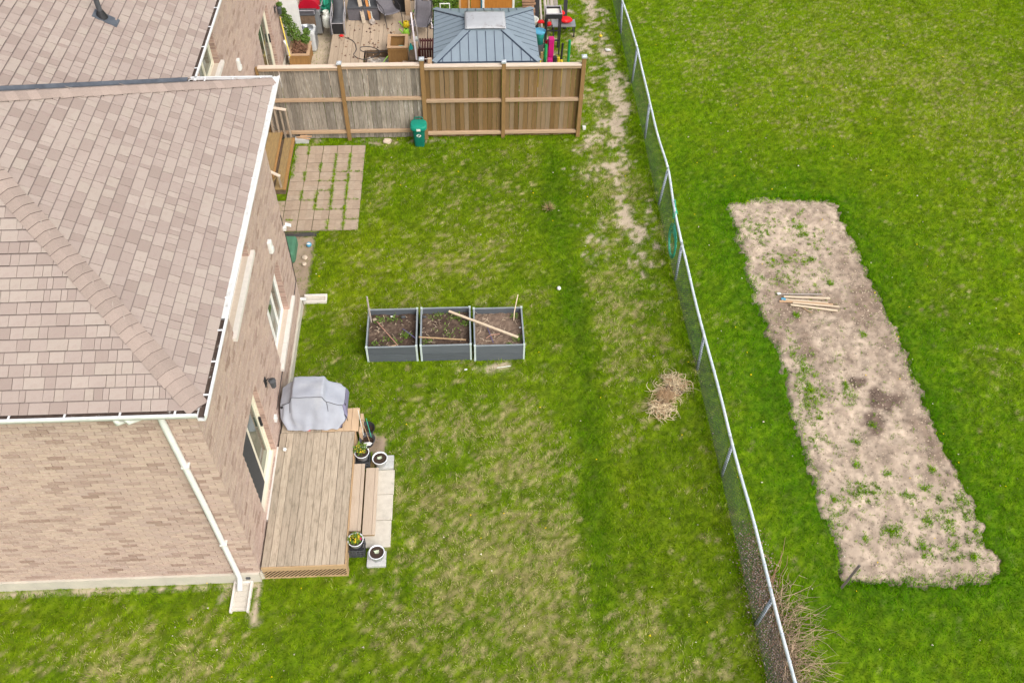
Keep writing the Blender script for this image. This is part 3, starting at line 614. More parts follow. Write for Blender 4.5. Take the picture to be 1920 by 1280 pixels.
sc_ = MB().lathe([(0, -.03), (.045, -.03), (.045, .13), (0, .13)], (0, 0, 0), 10); sc_.v = [(WX+.10+c*.75, WN+.0-b+.05, 2.75+a*.8-c*.3) for a, b, c in sc_.v]; sc_.build('security_camera', 'white_trim', house)
MB().box((WX+.03, WN-.10, 2.68), (WX+.10, WN+.01, 2.76)).build('camera_bracket', 'white_trim', house)
MB().lathe([(.035, 0), (.06, .01), (.06, .03), (.0, .035)], (0, 0, 0), 8).build('x', 'dark_grey') if False else None
MB().box((-4.52, WY-.10, .16), (-4.44, WY-.072, .22)).build('vent_cap', 'dark_grey', house)

# ---- roof planes
def rp(x, y, plane):
    if plane == 'E': return ZE + S*(XE-x)
    if plane == 'S': return ZE + S*(y-YS)
    if plane == 'N': return ZE + S*(YN-y)
    return ZE + S*(XM-x)
half = (YN-YS)/2; RX = XE-half; YR = (YN+YS)/2
polys = {'E': [(XE, YS), (XE, YN), (RX, YR)], 'S': [(XE, YS), (RX, YR), (-15, YR), (-15, YS)],
         'N': [(XE, YN), (XM, YN), (XM-half, YR), (RX, YR)], 'M': [(XM, YN), (XM, 34), (-14, 34), (-14, YR), (XM-half, YR)]}
for k, nm in (('E', 'roof_slope'), ('S', 'roof_slope'), ('N', 'roof_slope'), ('M', 'roof_slope')):
    top = [(x, y, rp(x, y, k)) for x, y in polys[k]]; bot = [(x, y, z-.12) for x, y, z in top]; n = len(top)
    q = MB(); q.add(top+bot, [tuple(range(n)), tuple(reversed(range(n, 2*n)))] + [(i, (i+1) % n, n+(i+1) % n, n+i) for i in range(n)]); q.build(nm, 'felt' if k != 'N' else 'shingle', house)
CS = math.sqrt(1+S*S); EXPO = .187
def sh_geo(a0, b0, a1, b1, h, fr):
    """trapezoid shingle: a..b at lower edge (0) and upper edge (1)"""
    O, U, Vv, Nn, v0, v1 = fr; t = lambda u, v, hh: O+U*u+Vv*v+Nn*hh
    g = .92; hm = h*(1-g)+.004*g; vm = v0+(v1-.01-v0)*g; am = a0+(a1-a0)*g; bm = b0+(b1-b0)*g
    vs = [t(a0, v0, h), t(b0, v0, h), t(b1, v1, .004), t(a1, v1, .004), t(a0, v0, -.002), t(b0, v0, -.002), t(b1, v1, -.002), t(a1, v1, -.002), t(am, vm, hm), t(bm, vm, hm)]
    return vs, [(0,1,9,8), (1,5,6,2,9), (3,7,4,0,8), (0,4,5,1), (8,9,2,3)]
inner = []; shm = MB()
mat('shingle_shadow_band', (.19, .152, .14), (.165, .13, .12), 30, .95)  # dark strip painted as the shadow below the next course's butt edge
mat('shingle_edge', (.085, .062, .058), (.06, .045, .042), 20, .95)
def edge_mat(me):   # dark asphalt butt edge and top band, painted to deepen the course shadow lines
    me.materials.append(MATS['shingle_edge']); me.materials.append(MATS['shingle_shadow_band']); k = np.zeros(len(me.polygons), np.int32); k[3::5] = 1; k[4::5] = 2; me.polygons.foreach_set('material_index', k); return me
def shingle_plane(O, U, W2, umin, umax, vmax, seed, off):
    """O eave origin, U along eave, W2 horizontal upslope dir; umin/umax functions of plan distance"""
    rs = random.Random(seed); U = Vector(U); O = Vector(O); Vv = (Vector(W2)+Vector((0, 0, S)))/CS; Nn = U.cross(Vv); Nn = Nn if Nn.z > 0 else -Nn
    r = 0; v = -.05
    while v < vmax*CS:
        v1 = v+EXPO+.01; p0 = max(v, 0)/CS; p1 = v1/CS
        a0, b0, a1, b1 = umin(p0), umax(p0), umin(p1), umax(p1); u = min(a0, a1) - rs.random()*.3
        while u < max(b0, b1):
            wd = rs.choice((.09, .13, .16, .19, .22, .25, .30)); c0, c1 = max(u, a0), min(u+wd-.008, b0); d0, d1 = max(u, a1), min(u+wd-.008, b1); un = u; u += wd
            if c1-c0 < .01 and d1-d0 < .01: continue
            c1 = max(c1, c0); d1 = max(d1, d0); h = rs.choice((.016, .019, .022, .026, .030))
            full = abs(c0-un) < 1e-6 and abs(d0-un) < 1e-6 and abs(c1-un-wd+.008) < 1e-6 and abs(d1-un-wd+.008) < 1e-6
            fr = (O, U, Vv, Nn, v, v1); ctr = O+U*(un+wd/2)+Vv*(v+EXPO/2)
            inner.append((full, ctr, off, (c0, c1, d0, d1, h, fr), wd))
        v += EXPO
shingle_plane((XE, YS, ZE+.004), (0, 1, 0), (-1, 0, 0), lambda p: p, lambda p: (YN-YS)-p, half, 1, 'E')
shingle_plane((-11, YS, ZE+.004), (1, 0, 0), (0, 1, 0), lambda p: 0, lambda p: (XE+11)-p, half, 2, 'S')
shingle_plane((XM, YN, ZE+.004), (0, 1, 0), (-1, 0, 0), lambda p: -p+.12, lambda p: 31-YN, 7, 3, 'M')
fulls = sorted([i for i, q in enumerate(inner) if q[0] and -8.3 < q[1].x and q[2] in 'ES' and q[1].x < -4.2], key=lambda i: (inner[i][1]-Vector((0, 0, CAMH))).length)
big = set(fulls[:300]); umesh = {}
for i, (full, ctr, off, (c0, c1, d0, d1, h, fr), wd) in enumerate(inner):
    vs, fs = sh_geo(c0, c1, d0, d1, h, fr)
    if i in big:
        key = (off, wd, h)
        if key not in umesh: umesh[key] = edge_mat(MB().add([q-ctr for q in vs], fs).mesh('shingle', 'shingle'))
        place('shingle', umesh[key], house, ctr)
    else: shm.add(vs, fs)
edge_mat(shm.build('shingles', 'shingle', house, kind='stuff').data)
mat('shingle_cap', (.33, .262, .228), (.298, .235, .203), 30, .95, rnd=.10, fine=.18)
# hip caps: folded pieces overlapping up the hips
def hip_caps(P, D, n1, n2, n, wd, lift=.042):
    P = Vector(P); D = Vector(D); L = D.length; D = D/L; step = .18; k = 0
    s1 = Vector(n1); s2 = Vector(n2)       # directions down each slope, perpendicular to hip in that slope
    up = (s1+s2)*-.5; up.normalize()
    while k*step < L:
        a = P+D*(k*step-.02); b = P+D*(k*step+step+.02); vs = []; jw = wd*random.uniform(.96, 1.04)
        for e, hh in ((a, lift+.008), (b, lift-.008)):
            vs += [e+s1*jw+up*(hh-.006), e+s1*jw*.5+up*hh, e+up*(hh-.004), e+s2*jw*.5+up*hh, e+s2*jw+up*(hh-.006)]
        vs += [v-up*.03 for v in vs[:5]]
        o = MB().add(vs, [(i, i+1, i+6, i+5) for i in range(4)]+[(i+1, i, 10+i, 11+i) for i in range(4)]); o = o.build('hip_cap', 'shingle_cap', house, smooth=False); k += 1; o.data.materials.append(MATS['shingle_edge']); o.data.polygons.foreach_set('material_index', [0]*4+[1]*4)
def perp_in(D, ndir):
    D = Vector(D).normalized(); v = Vector(ndir); v = v-D*v.dot(D); return v.normalized()
De = Vector((-half, half, S*half)); hip_caps((XE, YS, ZE), De, perp_in(De, (1, 0, -S)), perp_in(De, (0, -1, -S)), 30, .185)
Dn = Vector((-half, -half, S*half)); hip_caps((XE, YN, ZE), Dn, perp_in(Dn, (1, 0, -S)), perp_in(Dn, (0, 1, -S)), 30, .20, .045)
# valley flashing
vb = MB(); d = Vector((-1, -1, S)); A = Vector((XM, YN, ZE+.03)); B = A+d*half
vb.add([A+Vector((0, .10, 0)), B+Vector((0, .10, 0)), B+Vector((.0, -.03, -.02)), A+Vector((0, -.03, -.02))], [(0, 1, 2, 3)]); vb.add([A+Vector((.03, 0, -.02)), B+Vector((.03, 0, -.02)), B+Vector((.02, -.22, .10)), A+Vector((.02, -.22, .10))], [(0, 1, 2, 3)]); vb.build('valley_flashing', 'flashing', house)
# eaves: fascia, soffit, gutters
ev = MB(); ev.box((XE-.02, YS, ZE-.2), (XE, YN, ZE-.02)); ev.box((-15, YS, ZE-.2), (XE-.02, YS+.02, ZE-.02)); ev.box((XM, YN-.02, ZE-.2), (XE-.02, YN, ZE-.02)); ev.box((XM-.02, YN, ZE-.2), (XM, 34, ZE-.02)); ev.build('fascia', 'white_trim', house)
sf = MB(); sf.box((WX-.02, YS+.02, ZE-.2), (XE-.02, YN-.02, ZE-.18)); sf.box((-15, YS+.02, ZE-.2), (WX-.02, WY, ZE-.18)); sf.box((XM, WN, ZE-.2), (WX-.02, YN-.02, ZE-.18)); sf.box((WM-.02, YN, ZE-.2), (XM-.02, 34, ZE-.18)); sf.build('soffit', 'white_trim', house)
def gutter(p, q, out, dark, ties):
    """open trough from p to q; out = outward unit vector; inner lining 'dark' material"""
    p, q, out = Vector(p), Vector(q), Vector(out); L = (q-p).length; D = (q-p)/L; up = Vector((0, 0, 1))
    prof = [(.0, -.02), (.0, -.13), (.10, -.135), (.135, -.07), (.155, -.03), (.155, .006), (.115, .006), (.115, -.03), (.09, -.11), (.012, -.11), (.012, -.02)]
    o = MB()
    vs = [p+out*a+up*b for a, b in prof]+[q+out*a+up*b for a, b in prof]; n = len(prof)
    o.add(vs, [(i, (i+1) % n, n+(i+1) % n, n+i) for i in range(n)]+[tuple(range(n)), tuple(reversed(range(n, 2*n)))]); g = o.build('gutter', 'gutter_white', house)
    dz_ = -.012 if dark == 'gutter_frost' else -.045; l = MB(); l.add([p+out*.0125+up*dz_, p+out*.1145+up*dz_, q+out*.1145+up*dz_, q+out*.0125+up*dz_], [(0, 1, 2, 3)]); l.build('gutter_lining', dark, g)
    for k in range(ties):
        c = p+D*(L*(k+.6)/ties); MB().bar(c+up*-.006, c+out*.13+up*-.004, .03, .008).build('gutter_tie', 'gutter_white', g)
ZG = ZE+.0
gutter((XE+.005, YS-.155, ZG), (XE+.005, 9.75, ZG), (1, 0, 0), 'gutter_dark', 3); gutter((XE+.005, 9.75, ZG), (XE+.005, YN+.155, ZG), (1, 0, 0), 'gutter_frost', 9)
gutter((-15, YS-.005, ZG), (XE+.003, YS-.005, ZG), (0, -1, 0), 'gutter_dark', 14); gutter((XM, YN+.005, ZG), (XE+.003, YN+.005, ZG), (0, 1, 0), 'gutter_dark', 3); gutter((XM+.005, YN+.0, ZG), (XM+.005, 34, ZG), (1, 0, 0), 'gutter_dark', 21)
# stray rubbish in the gutter
# downspouts
ds = MB(); dy = WY-.085
ds.tube([(-5.05, YS-.06, ZE-.10), (-5.05, YS-.06, ZE-.22), (-4.72, dy+.02, ZE-.32), (-4.70, dy, ZE-.6), (-4.66, dy, 3), (-4.64, dy, .34), (-4.63, dy-.04, .22), (-4.62, 7.93, .13)], .055, 8); ds.build('downspout', 'white_trim', house, smooth=True)
for z in (1.6, 4.2): MB().box((-4.725+.012*(z < 3)*2, dy-.058, z), (-4.60+.012*(z < 3)*2, dy+.06, z+.03)).build('downspout_strap', 'white_trim', house)
ds = MB(); ds.tube([(-5.2, YS-.06, ZE-.1), (-5.22, YS-.05, ZE-.25), (-5.1, YS+.05, ZE-.3)], .055, 8).build('gutter_outlet', 'white_trim', house, smooth=True)
ds = MB(); ds.tube([(WX-.10, WN+.06, 5.6), (WX-.10, WN+.07, .4), (WX-.05, WN+.10, .22), (WX+.12, WN+.17, .14)], .05, 8).build('downspout', 'white_trim', house, smooth=True)
# roof vent pipe
vp = MB(); zc = rp(-7.36, 17.34, 'M'); vp.box((-7.5, 17.2, -.01), (-7.08, 17.48, .008)); vp.v = [(a, b, c+rp(a, b, 'M')+.025) for a, b, c in vp.v]
pf = vp.build('pipe_flashing', 'flashing', house); MB().lathe([(.12, .0), (.085, .10), (.06, .16)], (-7.36, 17.34, zc), 14).build('pipe_boot', 'black', pf); MB().lathe([(.052, .1), (.052, .62), (.04, .62), (.04, .5)], (-7.36, 17.34, zc), 14).build('vent_pipe', 'dark_grey', pf)

# ------------------------------------------------------------------ splash blocks
def splash(label, x0, x1, y0, y1, along):
    t = thing('splash_block', label, 'splash block', ((x0+x1)/2, (y0+y1)/2, 0), 'concrete splash blocks under the downspouts'); r = .045
    MB().box((x0+r, y0+r, -.02), (x1-r, y1-r, .025)).build('trough', 'concrete', t, label='stained trough floor')
    o = MB()
    if along == 'y': o.box((x0, y0, -.02), (x0+r, y1, .085)); o.box((x1-r, y0, -.02), (x1, y1, .085)); o.box((x0+r, y1-r, -.02), (x1-r, y1, .085)); rib = [((x0+r, yy, .025), (x1-r, yy+.012, .032)) for yy in np.arange(y0+.1, y1-.1, .11)]
    else: o.box((x0, y0, -.02), (x1, y0+r, .085)); o.box((x0, y1-r, -.02), (x1, y1, .085)); o.box((x1-r, y0+r, -.02), (x1, y1-r, .06)); rib = [((xx, y0+r, .025), (xx+.012, y1-r, .032)) for xx in np.arange(x0+.1, x1-.1, .11)]
    soft(o.build('rim', 'stone_sill', t), .008)
    q = MB()
    for a, b in rib: q.box(a, b)
    q.build('ribs', 'concrete', t)
splash('concrete splash block under the white downspout at the front house corner', -4.78, -4.41, 7.53, 8.17, 'y')
splash('concrete splash block on the lawn at the rear house corner', -4.20, -3.62, 15.73, 16.0, 'x')

# ------------------------------------------------------------------ deck, steps and slabs
DZ = .48
deck = thing('wooden_deck', 'weathered wooden deck with lattice skirt below the patio door', 'deck', (-3.4, 10, 0))
pw = .1462; plank = MB().box((-.0705, 0, -.035), (.0705, 3.16, 0)).mesh('plank', 'deck_wood')
for i in range(11):
    o = place('plank', plank, deck, (-4.12+pw*i+.008, 8.245+random.uniform(-.006, .006), DZ+random.uniform(-.003, .003)), (0, random.uniform(-.006, .006), random.uniform(-.0012, .0012))); soft(o, .005)
for i, x0 in enumerate((-3.30, -3.14, -2.98, -2.82, -2.66)):
    soft(MB().box((x0, 11.425, DZ-.05), (x0+.155, 12.04, DZ-.004)).build('plank', 'deck_wood_new', deck, label='newer pale plank beyond the joint'), .004)
soft(MB().box((-4.17, 11.42, DZ-.04), (-3.31, 12.04, DZ-.005)).build('plank', 'deck_wood', deck), .004)
soft(MB().box((-4.19, 8.222, DZ-.155), (-2.545, 8.243, DZ-.006)).build('fascia', 'deck_fascia', deck), .003)
MB().box((-2.572, 8.245, .02), (-2.540, 8.36, DZ-.04)).build('corner_post', 'deck_fascia', deck)
MB().box((-2.575, 8.37, .1), (-2.553, 11.42, DZ-.04)).build('fascia', 'deck_fascia', deck)
MB().box((-4.15, 8.262, .0), (-2.60, 12.0, DZ-.05)).build('under_deck_shade', 'dark_gap', deck)  # near-black block painting the shade beneath the deck, behind the lattice
lt = MB(); x = -4.6
while x < -2.54:
    a0, a1 = max(x, -4.19), min(x+.33, -2.56)
    if a1-a0 > .05:
        z0 = (a0-x); z1 = (a1-x); lt.bar((a0, 8.238, .0+z0), (a1, 8.238, .0+z1), .008, .026)
    x += .082
lt.build('lattice', 'deck_fascia', deck, kind='stuff')
for a, b_, c, d in ((-4.19, -2.545, .0, .035),): MB().box((a, 8.225, c), (b_, 8.245, d)).build('bottom_rail', 'deck_fascia', deck)
for y0 in (11.45, 11.66, 11.85): MB().box((-2.505, y0, .02), (-2.44, y0+.16, DZ-.12-.06*(y0 > 11.5))).build('joist_end', 'deck_wood_new', deck)
st = thing('wooden_steps', 'two pale wooden steps from the deck down to concrete slabs', 'steps', (-2.32, 9.85, 0))
for nm, a, b_, z, m_ in (('upper_tread', -2.585, -2.325, .345, 'step_wood'), ('lower_tread', -2.315, -2.05, .175, 'step_wood')):
    h = (b_-a)/2
    o = MB().box((a, 9.04, z-.04), (a+h+.06, 10.645, z)).build('tread', m_, st); soft(o, .006)
    o = MB().box((a+h+.064, 9.04, z-.04), (b_, 10.645, z-.002)).build('tread_nosing', m_, st); soft(o, .006)
    MB().box((a+.01, 9.07, 0.0), (b_-.02, 10.61, z-.041)).build('riser', 'old_step_wood', st)
def slab(name, label, x0, x1, y0, y1, z, m_='concrete', h=.07, rot=0, group=None):
    o = MB().box((x0, y0, z-h), (x1, y1, z)).build(name, m_, None, label, 'slab' if m_ == 'concrete' else 'block', group); soft(o, .006); return o
for i, (yy, lb) in enumerate(((10.06, 'square concrete slab below the steps, nearest the barbecue'), (9.44, 'middle concrete slab of three below the deck steps'), (8.82, 'concrete slab below the steps nearest the front, beside a pot'))):
    slab('concrete_slab', lb, -2.33+.02*i*0, -1.715-.012*i, yy, yy+.605, .035+.004*i, group='concrete slabs below the steps')

# ------------------------------------------------------------------ pots, crates and blocks
def bucket(c, r, h, label, plant, group='white pots beside the steps'):
    t = thing('flower_pot', label, 'flower pot', c, group)
    MB().lathe([(0, 0), (r*.78, 0), (r*.95, h*.9), (r*1.06, h*.92), (r*1.08, h), (r*.98, h), (r*.93, h*.86)], c, 28).build('pot', 'pot_white', t, smooth=True)
    MB().lathe([(r*.94, h*.86), (r*.5, h*.88), (0, h*.89)], c, 24).build('soil', 'potting', t)
    leaf = []; 
    q = MB(); q2 = MB(); q3 = MB()
    def leafq(mb, p, d, L, wd):
        p = Vector(p); d = Vector(d).normalized(); s = d.cross(Vector((0, 0, 1))); s = s.normalized() if s.length > .01 else Vector((1, 0, 0)); e = p+d*L; mmid = p+d*L*.5
        mb.add([p, mmid+s*wd, e, mmid-s*wd], [(0, 1, 2, 3)])
    top = Vector(c)+Vector((0, 0, h*.88))
    if plant == 'bushy':
        for i in range(150):
            a = random.random()*6.28; rr_ = r*.95*random.random()**.6; p = top+Vector((math.cos(a)*rr_-.02, math.sin(a)*rr_*.9+.03, .03+random.random()*.13)); leafq(q, p, (random.uniform(-1, 1), random.uniform(-1, 1), random.uniform(-.1, .7)), random.uniform(.03, .07), .016)
        for i in range(26):
            a = random.random()*6.28; rr_ = r*.9*random.random()**.5; q3.blob(top+Vector((math.cos(a)*rr_, math.sin(a)*rr_, .12+random.random()*.06)), .012)
        q.build('leaves', 'leaf_green', t, kind='stuff'); q3.build('flowers', 'yellow', t, kind='stuff')
    elif plant == 'flowers':
        for i in range(150):
            a = random.random()*6.28; rr_ = r*.85*random.random()**.5; p = top+Vector((math.cos(a)*rr_, math.sin(a)*rr_, .01+random.random()*.07)); leafq(q, p, (random.uniform(-1, 1), random.uniform(-1, 1), random.uniform(-.1, .5)), random.uniform(.03, .06), .014)
        for i in range(30):
            a = random.random()*6.28; rr_ = r*.7*random.random()**.5; q3.blob(top+Vector((math.cos(a)*rr_, math.sin(a)*rr_, .06+random.random()*.04)), .014)
        for i in range(7): q2.blob(top+Vector((r*.7+random.uniform(-.03, .03), random.uniform(-.05, .03), .05)), .016)
        q.build('leaves', 'leaf_green', t, kind='stuff'); q3.build('flowers', 'yellow', t, kind='stuff'); q2.build('flowers', 'magenta', t, kind='stuff')
    else:
        for i in range(9):
            a = i*.7; leafq(q, top+Vector((0, 0, .01)), (math.cos(a), math.sin(a), .45), random.uniform(.04, .075), .018)
        q.build('seedling', 'leaf_pale', t)
    return t
mat('leaf_green', (.12, .20, .02), (.075, .14, .015), 12, .6, rnd=.35); mat('leaf_pale', (.55, .60, .45), (.42, .50, .34), 12, .6)
def crate(c, label, w_=.33, d_=.28, h=.27):
    t = thing('plastic_crate', label, 'crate', c, 'black plastic crates under pots'); x0, x1, y0, y1 = c[0]-w_/2, c[0]+w_/2, c[1]-d_/2, c[1]+d_/2
    for sx in (x0, x1-.02):
        for sy in (y0, y1-.02): MB().box((sx, sy, 0), (sx+.02, sy+.02, h)).build('corner', 'dark_grey', t)
    for (a, b_) in (((x0+.02, y0), (x1-.02, y0+.012)), ((x0+.02, y1-.012), (x1-.02, y1)), ((x0, y0+.02), (x0+.012, y1-.02)), ((x1-.012, y0+.02), (x1, y1-.02))):
        q = MB()
        for z in (0, h*.28, h*.55, h*.88): q.box((a[0], a[1], z), (b_[0], b_[1], z+.028))
        n = 4
        for k in range(1, n):
            if b_[0]-a[0] > .1: xx = a[0]+(b_[0]-a[0])*k/n; q.box((xx-.01, a[1]+.002, 0), (xx+.01, b_[1]-.002, h))
            else: yy = a[1]+(b_[1]-a[1])*k/n; q.box((a[0]+.002, yy-.01, 0), (b_[0]-.002, yy+.01, h))
        q.build('side', 'dark_grey', t)
    MB().box((x0+.02, y0+.02, .01), (x1-.02, y1-.02, .025)).build('base', 'dark_grey', t); MB().box((x0+.03, y0+.03, h-.012), (x1-.03, y1-.03, h-.002)).build('top_grid', 'black', t)
crate((-2.40, 10.86, 0), 'black crate under the bushy pot at the barbecue end of the steps', .31, .26, .24); bucket((-2.40, 10.88, .24), .15, .20, 'white pot with bushy green plant standing on a black crate', 'bushy')
crate((-2.40, 8.76, 0), 'black crate under the flowering pot near the deck front'); bucket((-2.40, 8.79, .27), .15, .17, 'white pot of yellow and magenta flowers on a black crate', 'flowers')
for yy, lb in ((10.93, 'grey concrete block beside a pot, farther piece of the pair by the barbecue'), (10.765, 'grey concrete block under a pot, nearer piece of the pair by the barbecue')): slab('concrete_block', lb, -2.10, -1.74, yy-.08, yy+.08, .09, 'block_grey', .10, group='concrete blocks under pots')
for yy, lb in ((8.62, 'grey concrete block under the front pot, piece touching the slab'), (8.455, 'grey concrete block under the front pot, piece nearest the lawn')): slab('concrete_block', lb, -2.19, -1.81, yy-.08, yy+.08, .09, 'block_grey', .10, group='concrete blocks under pots')
bucket((-2.02, 10.80, .09), .155, .22, 'white pot with a tiny seedling on grey blocks near the barbecue', 'seed'); bucket((-1.98, 8.565, .09), .15, .22, 'white pot with a pale seedling on grey blocks at the deck front', 'seed')
# empty black pots and canes beside the deck
def empty_pot(c, r, h, label, m_):
    t = thing('empty_pot', label, 'flower pot', c); MB().lathe([(r*.75, 0), (r, h), (r*1.06, h), (r*1.06, h-.03), (r*.93, h-.03), (r*.68, .02), (0, .02)], c, 26).build('pot', m_, t, smooth=True); MB().lathe([(r*.8, h*.45), (0, h*.45)], c, 18).build('soil', 'potting', t)
empty_pot((-2.36, 11.72, 0), .165, .16, 'empty black plastic pot on the grass beside the barbecue', 'black'); empty_pot((-2.34, 11.40, 0), .17, .18, 'grey-rimmed empty pot with thin canes beside the deck', 'dark_grey')
for a, b_, m_, lb in (((-2.42, 11.5, .18), (-2.50, 11.78, .75), 'tank_white', 'thin pale cane leaning in the empty pot, nearest the deck'), ((-2.28, 11.35, .1), (-2.44, 11.62, .72), 'bamboo', 'thin tan cane crossing the empty grey-rimmed pot'), ((-2.26, 11.5, .1), (-2.33, 11.65, .6), 'hose_green', 'thin green cane in the empty grey-rimmed pot')): MB().tube([a, b_], .008, 5).build('cane', m_, None, lb, 'cane', 'thin canes in the empty pot')
soft(MB().blob((-2.30, 11.18, .30), .065, (1.4, .7, .5), .3, 2).build('plastic_scrap', 'white_trim', None, 'crumpled white plastic scrap beside the bushy pot', 'scrap'), .002)
MB().bar((-2.24, 10.68, .02), (-2.15, 11.0, .05), .11, .03).build('scrap_board', 'old_step_wood', None, 'short brown scrap board between the two pots', 'board')

# ------------------------------------------------------------------ covered barbecue
gr = thing('covered_barbecue', 'barbecue under a pale grey fabric cover on the deck', 'barbecue', (-3.43, 11.85, DZ))
def cover_pt(a, b_, c):
    """a,b in -1..1 plan, c 0..1 height"""
    xc = -3.455+a*.72; hood = sm(np.array(.37-abs(xc+3.53)), -.03, .03).item()
    dx_ = max(0, abs(xc+3.53)-.34); top = (1.19-.50*dx_)*(1-hood) + 1.32*hood
    yf = 11.73-.32*(1-c)**1.15 ; yb = 12.30+.10*(1-c)
    hem = .555+.012*math.sin(a*5+1)
    taper = .83+.19*sm(np.array(c), 0., .45).item()-.07*c**2; x = -3.455+a*.72*(taper+.0*b_)
    y = (yf+yb)/2+b_*(yb-yf)/2; z = hem+(top-hem)*c
    rr_ = math.hypot(a, b_)
    k = max(0, abs(a)-.86)*max(0, abs(b_)-.80)*1.6; x -= k*np.sign(a); y -= k*np.sign(b_)*.8
    wv = .016*math.sin(9*a+3*c+2*b_)*(1-c)+.010*math.sin(17*a-5*c)*(1-c*.6)+.012*(vnoise(np.array(x*1.6), np.array(y*1.3+z*.7), .22, 5).item()-.5)*2*(1-.5*c)
    dr = Vector((a*abs(a)**3, b_*abs(b_)**3, .0)); 
    return Vector((x, y, z))+dr*wv + Vector((0, 0, (.012*math.sin(6*a)*math.cos(4*b_)-.035*(1-b_*b_)*(1-abs(a))*0) if c > .99 else 0))
cv = MB(); na, nb, ncc = 56, 26, 22
def sheet(fn, n, m):
    vs = [fn(-1+2*i/n if n else 0, j/m) for i in range(n+1) for j in range(m+1)]; cv.add(vs, [(i*(m+1)+j, (i+1)*(m+1)+j, (i+1)*(m+1)+j+1, i*(m+1)+j+1) for i in range(n) for j in range(m)])
sheet(lambda a, t_: cover_pt(a, -1, t_), na, ncc); sheet(lambda a, t_: cover_pt(-a, 1, t_), na, ncc); sheet(lambda a, t_: cover_pt(a, -1+2*t_, 1), na, nb)
sheet(lambda a, t_: cover_pt(-1, -a, t_), nb, ncc)
o = cv.build('cover', 'cover_fabric', gr, smooth=True)
wm = o.modifiers.new('weld', 'WELD'); wm.merge_threshold = .002; sb_ = o.modifiers.new('smooth', 'SMOOTH'); sb_.iterations = 1; sb_.factor = .5
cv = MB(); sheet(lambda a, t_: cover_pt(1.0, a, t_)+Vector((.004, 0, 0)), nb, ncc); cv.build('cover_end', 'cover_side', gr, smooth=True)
MB().tube([cover_pt(a, -1, .985)+Vector((0, -.008, .012)) for a in np.linspace(-1, 1, 46)], .007, 5).build('seam', 'dark_grey', gr)
for a in (-.66, .48): MB().tube([cover_pt(a, -1, c)+Vector((0, -.006, .004)) for c in (.97, .8, .62)], .006, 5).build('seam', 'dark_grey', gr)
for a, b_ in ((-.99, -.95), (.985, -.6)): MB().blob(cover_pt(a, b_, .9)+Vector((.0, -.02, 0)), .032, jit=.3).build('buckle', 'black', gr)
MB().tube([cover_pt(.98, -1, .62)+Vector((.01, -.02, 0)), cover_pt(.98, -1, .5)+Vector((.05, -.03, 0)), cover_pt(.98, -1, .4)+Vector((.06, -.05, 0))], .008, 5).build('strap', 'black', gr)
for x0 in (-3.95, -3.45, -2.95):
    MB().lathe([(0, -.02), (.05, -.02), (.05, .02), (0, .02)], (0, 0, 0), 10); MB().box((x0, 11.50, DZ), (x0+.10, 11.6, .62)).build('leg', 'black', gr)
MB().box((-4.0, 11.6, DZ+.06), (-2.9, 12.25, .7)).build('body', 'black', gr); MB().box((-3.62, 11.44, DZ+.01), (-3.54, 11.50, DZ+.05)).build('valve_knob', 'red_bright', gr)
MB().blob((-4.03, 10.95, DZ+.05), .06, (.6, .9, .9), .35).build('paper_scrap', 'white_trim', None, 'crumpled white paper scrap on the deck by the door sill', 'scrap')

# ------------------------------------------------------------------ patio pavers
pat = thing('paver_patio', 'square patio of tan concrete pavers with grassy joints', 'patio', (-4.05, 20.4, 0))
pv = MB(); q = .198
for i in (0, 1):
    for j in (0, 1, ): pv.box((-.2+i*.203, -.2+j*.203, 0), (-.2+i*.203+q, -.2+j*.203+q, .03))
pv.box((-.199, -.199, -.03), (.199, .199, .022)); pvm = pv.mesh('paver', 'paver')
for i in range(5):
    for j in range(9):
        place('paver', pvm, pat, (-4.89+i*.42+.008*j*.1, 18.69+j*.4211, .006+random.uniform(-.006, .008)), (random.uniform(-.01, .01), random.uniform(-.012, .012), random.choice((0, math.pi/2, math.pi))+random.uniform(-.012, .012)))
for j, yy in enumerate((18.69, 19.11, 19.53)): place('paver', pvm, pat, (-5.31, yy, .0), (0, 0, .01))

# ------------------------------------------------------------------ side steps by the recessed wall
ss = thing('side_steps', 'brown weathered wooden side steps with low handrails by the fence', 'steps', (-5.5, 21.2, 0))
soft(MB().box((-5.86, 20.15, .36), (-5.50, 22.45, .41)).build('landing', 'old_step_wood', ss), .006); soft(MB().box((-5.495, 20.15, .355), (-5.44, 22.45, .415)).build('landing_nosing', 'cedar', ss), .005)
soft(MB().box((-5.42, 20.05, .17), (-5.20, 22.45, .21)).build('tread', 'old_step_wood', ss), .006); soft(MB().box((-5.195, 20.05, .165), (-5.11, 22.45, .215)).build('tread_nosing', 'cedar', ss), .005)
MB().box((-5.86, 20.18, 0), (-5.5, 22.42, .355)).build('riser', 'bark', ss); MB().box((-5.49, 20.08, 0), (-5.14, 22.42, .165)).build('riser', 'bark', ss)
for y0, hgt in ((20.10, 1.0), (22.44, 1.28)):
    h1, h2 = (.62, 1.05) if y0 < 21 else (1.2, 1.32)
    MB().bar((-5.86, y0, h2+.02), (-5.20, y0, h1), .09, .035).build('handrail', 'wood_cap', ss)
    for k, xx in enumerate((-5.22, -5.38, -5.54, -5.70) if y0 > 21 else (-5.24, -5.46, -5.66)): MB().bar((xx, y0+.03, 0.0), (xx-.01, y0+.03, h1+(h2-h1)*(-5.20-xx)/.66-.02), .05, .05).build('baluster', 'rail_grey_wood', ss)
MB().bar((-5.78, 20.13, .0), (-5.3, 20.13, .62), .04, .05).build('brace', 'old_step_wood', ss)
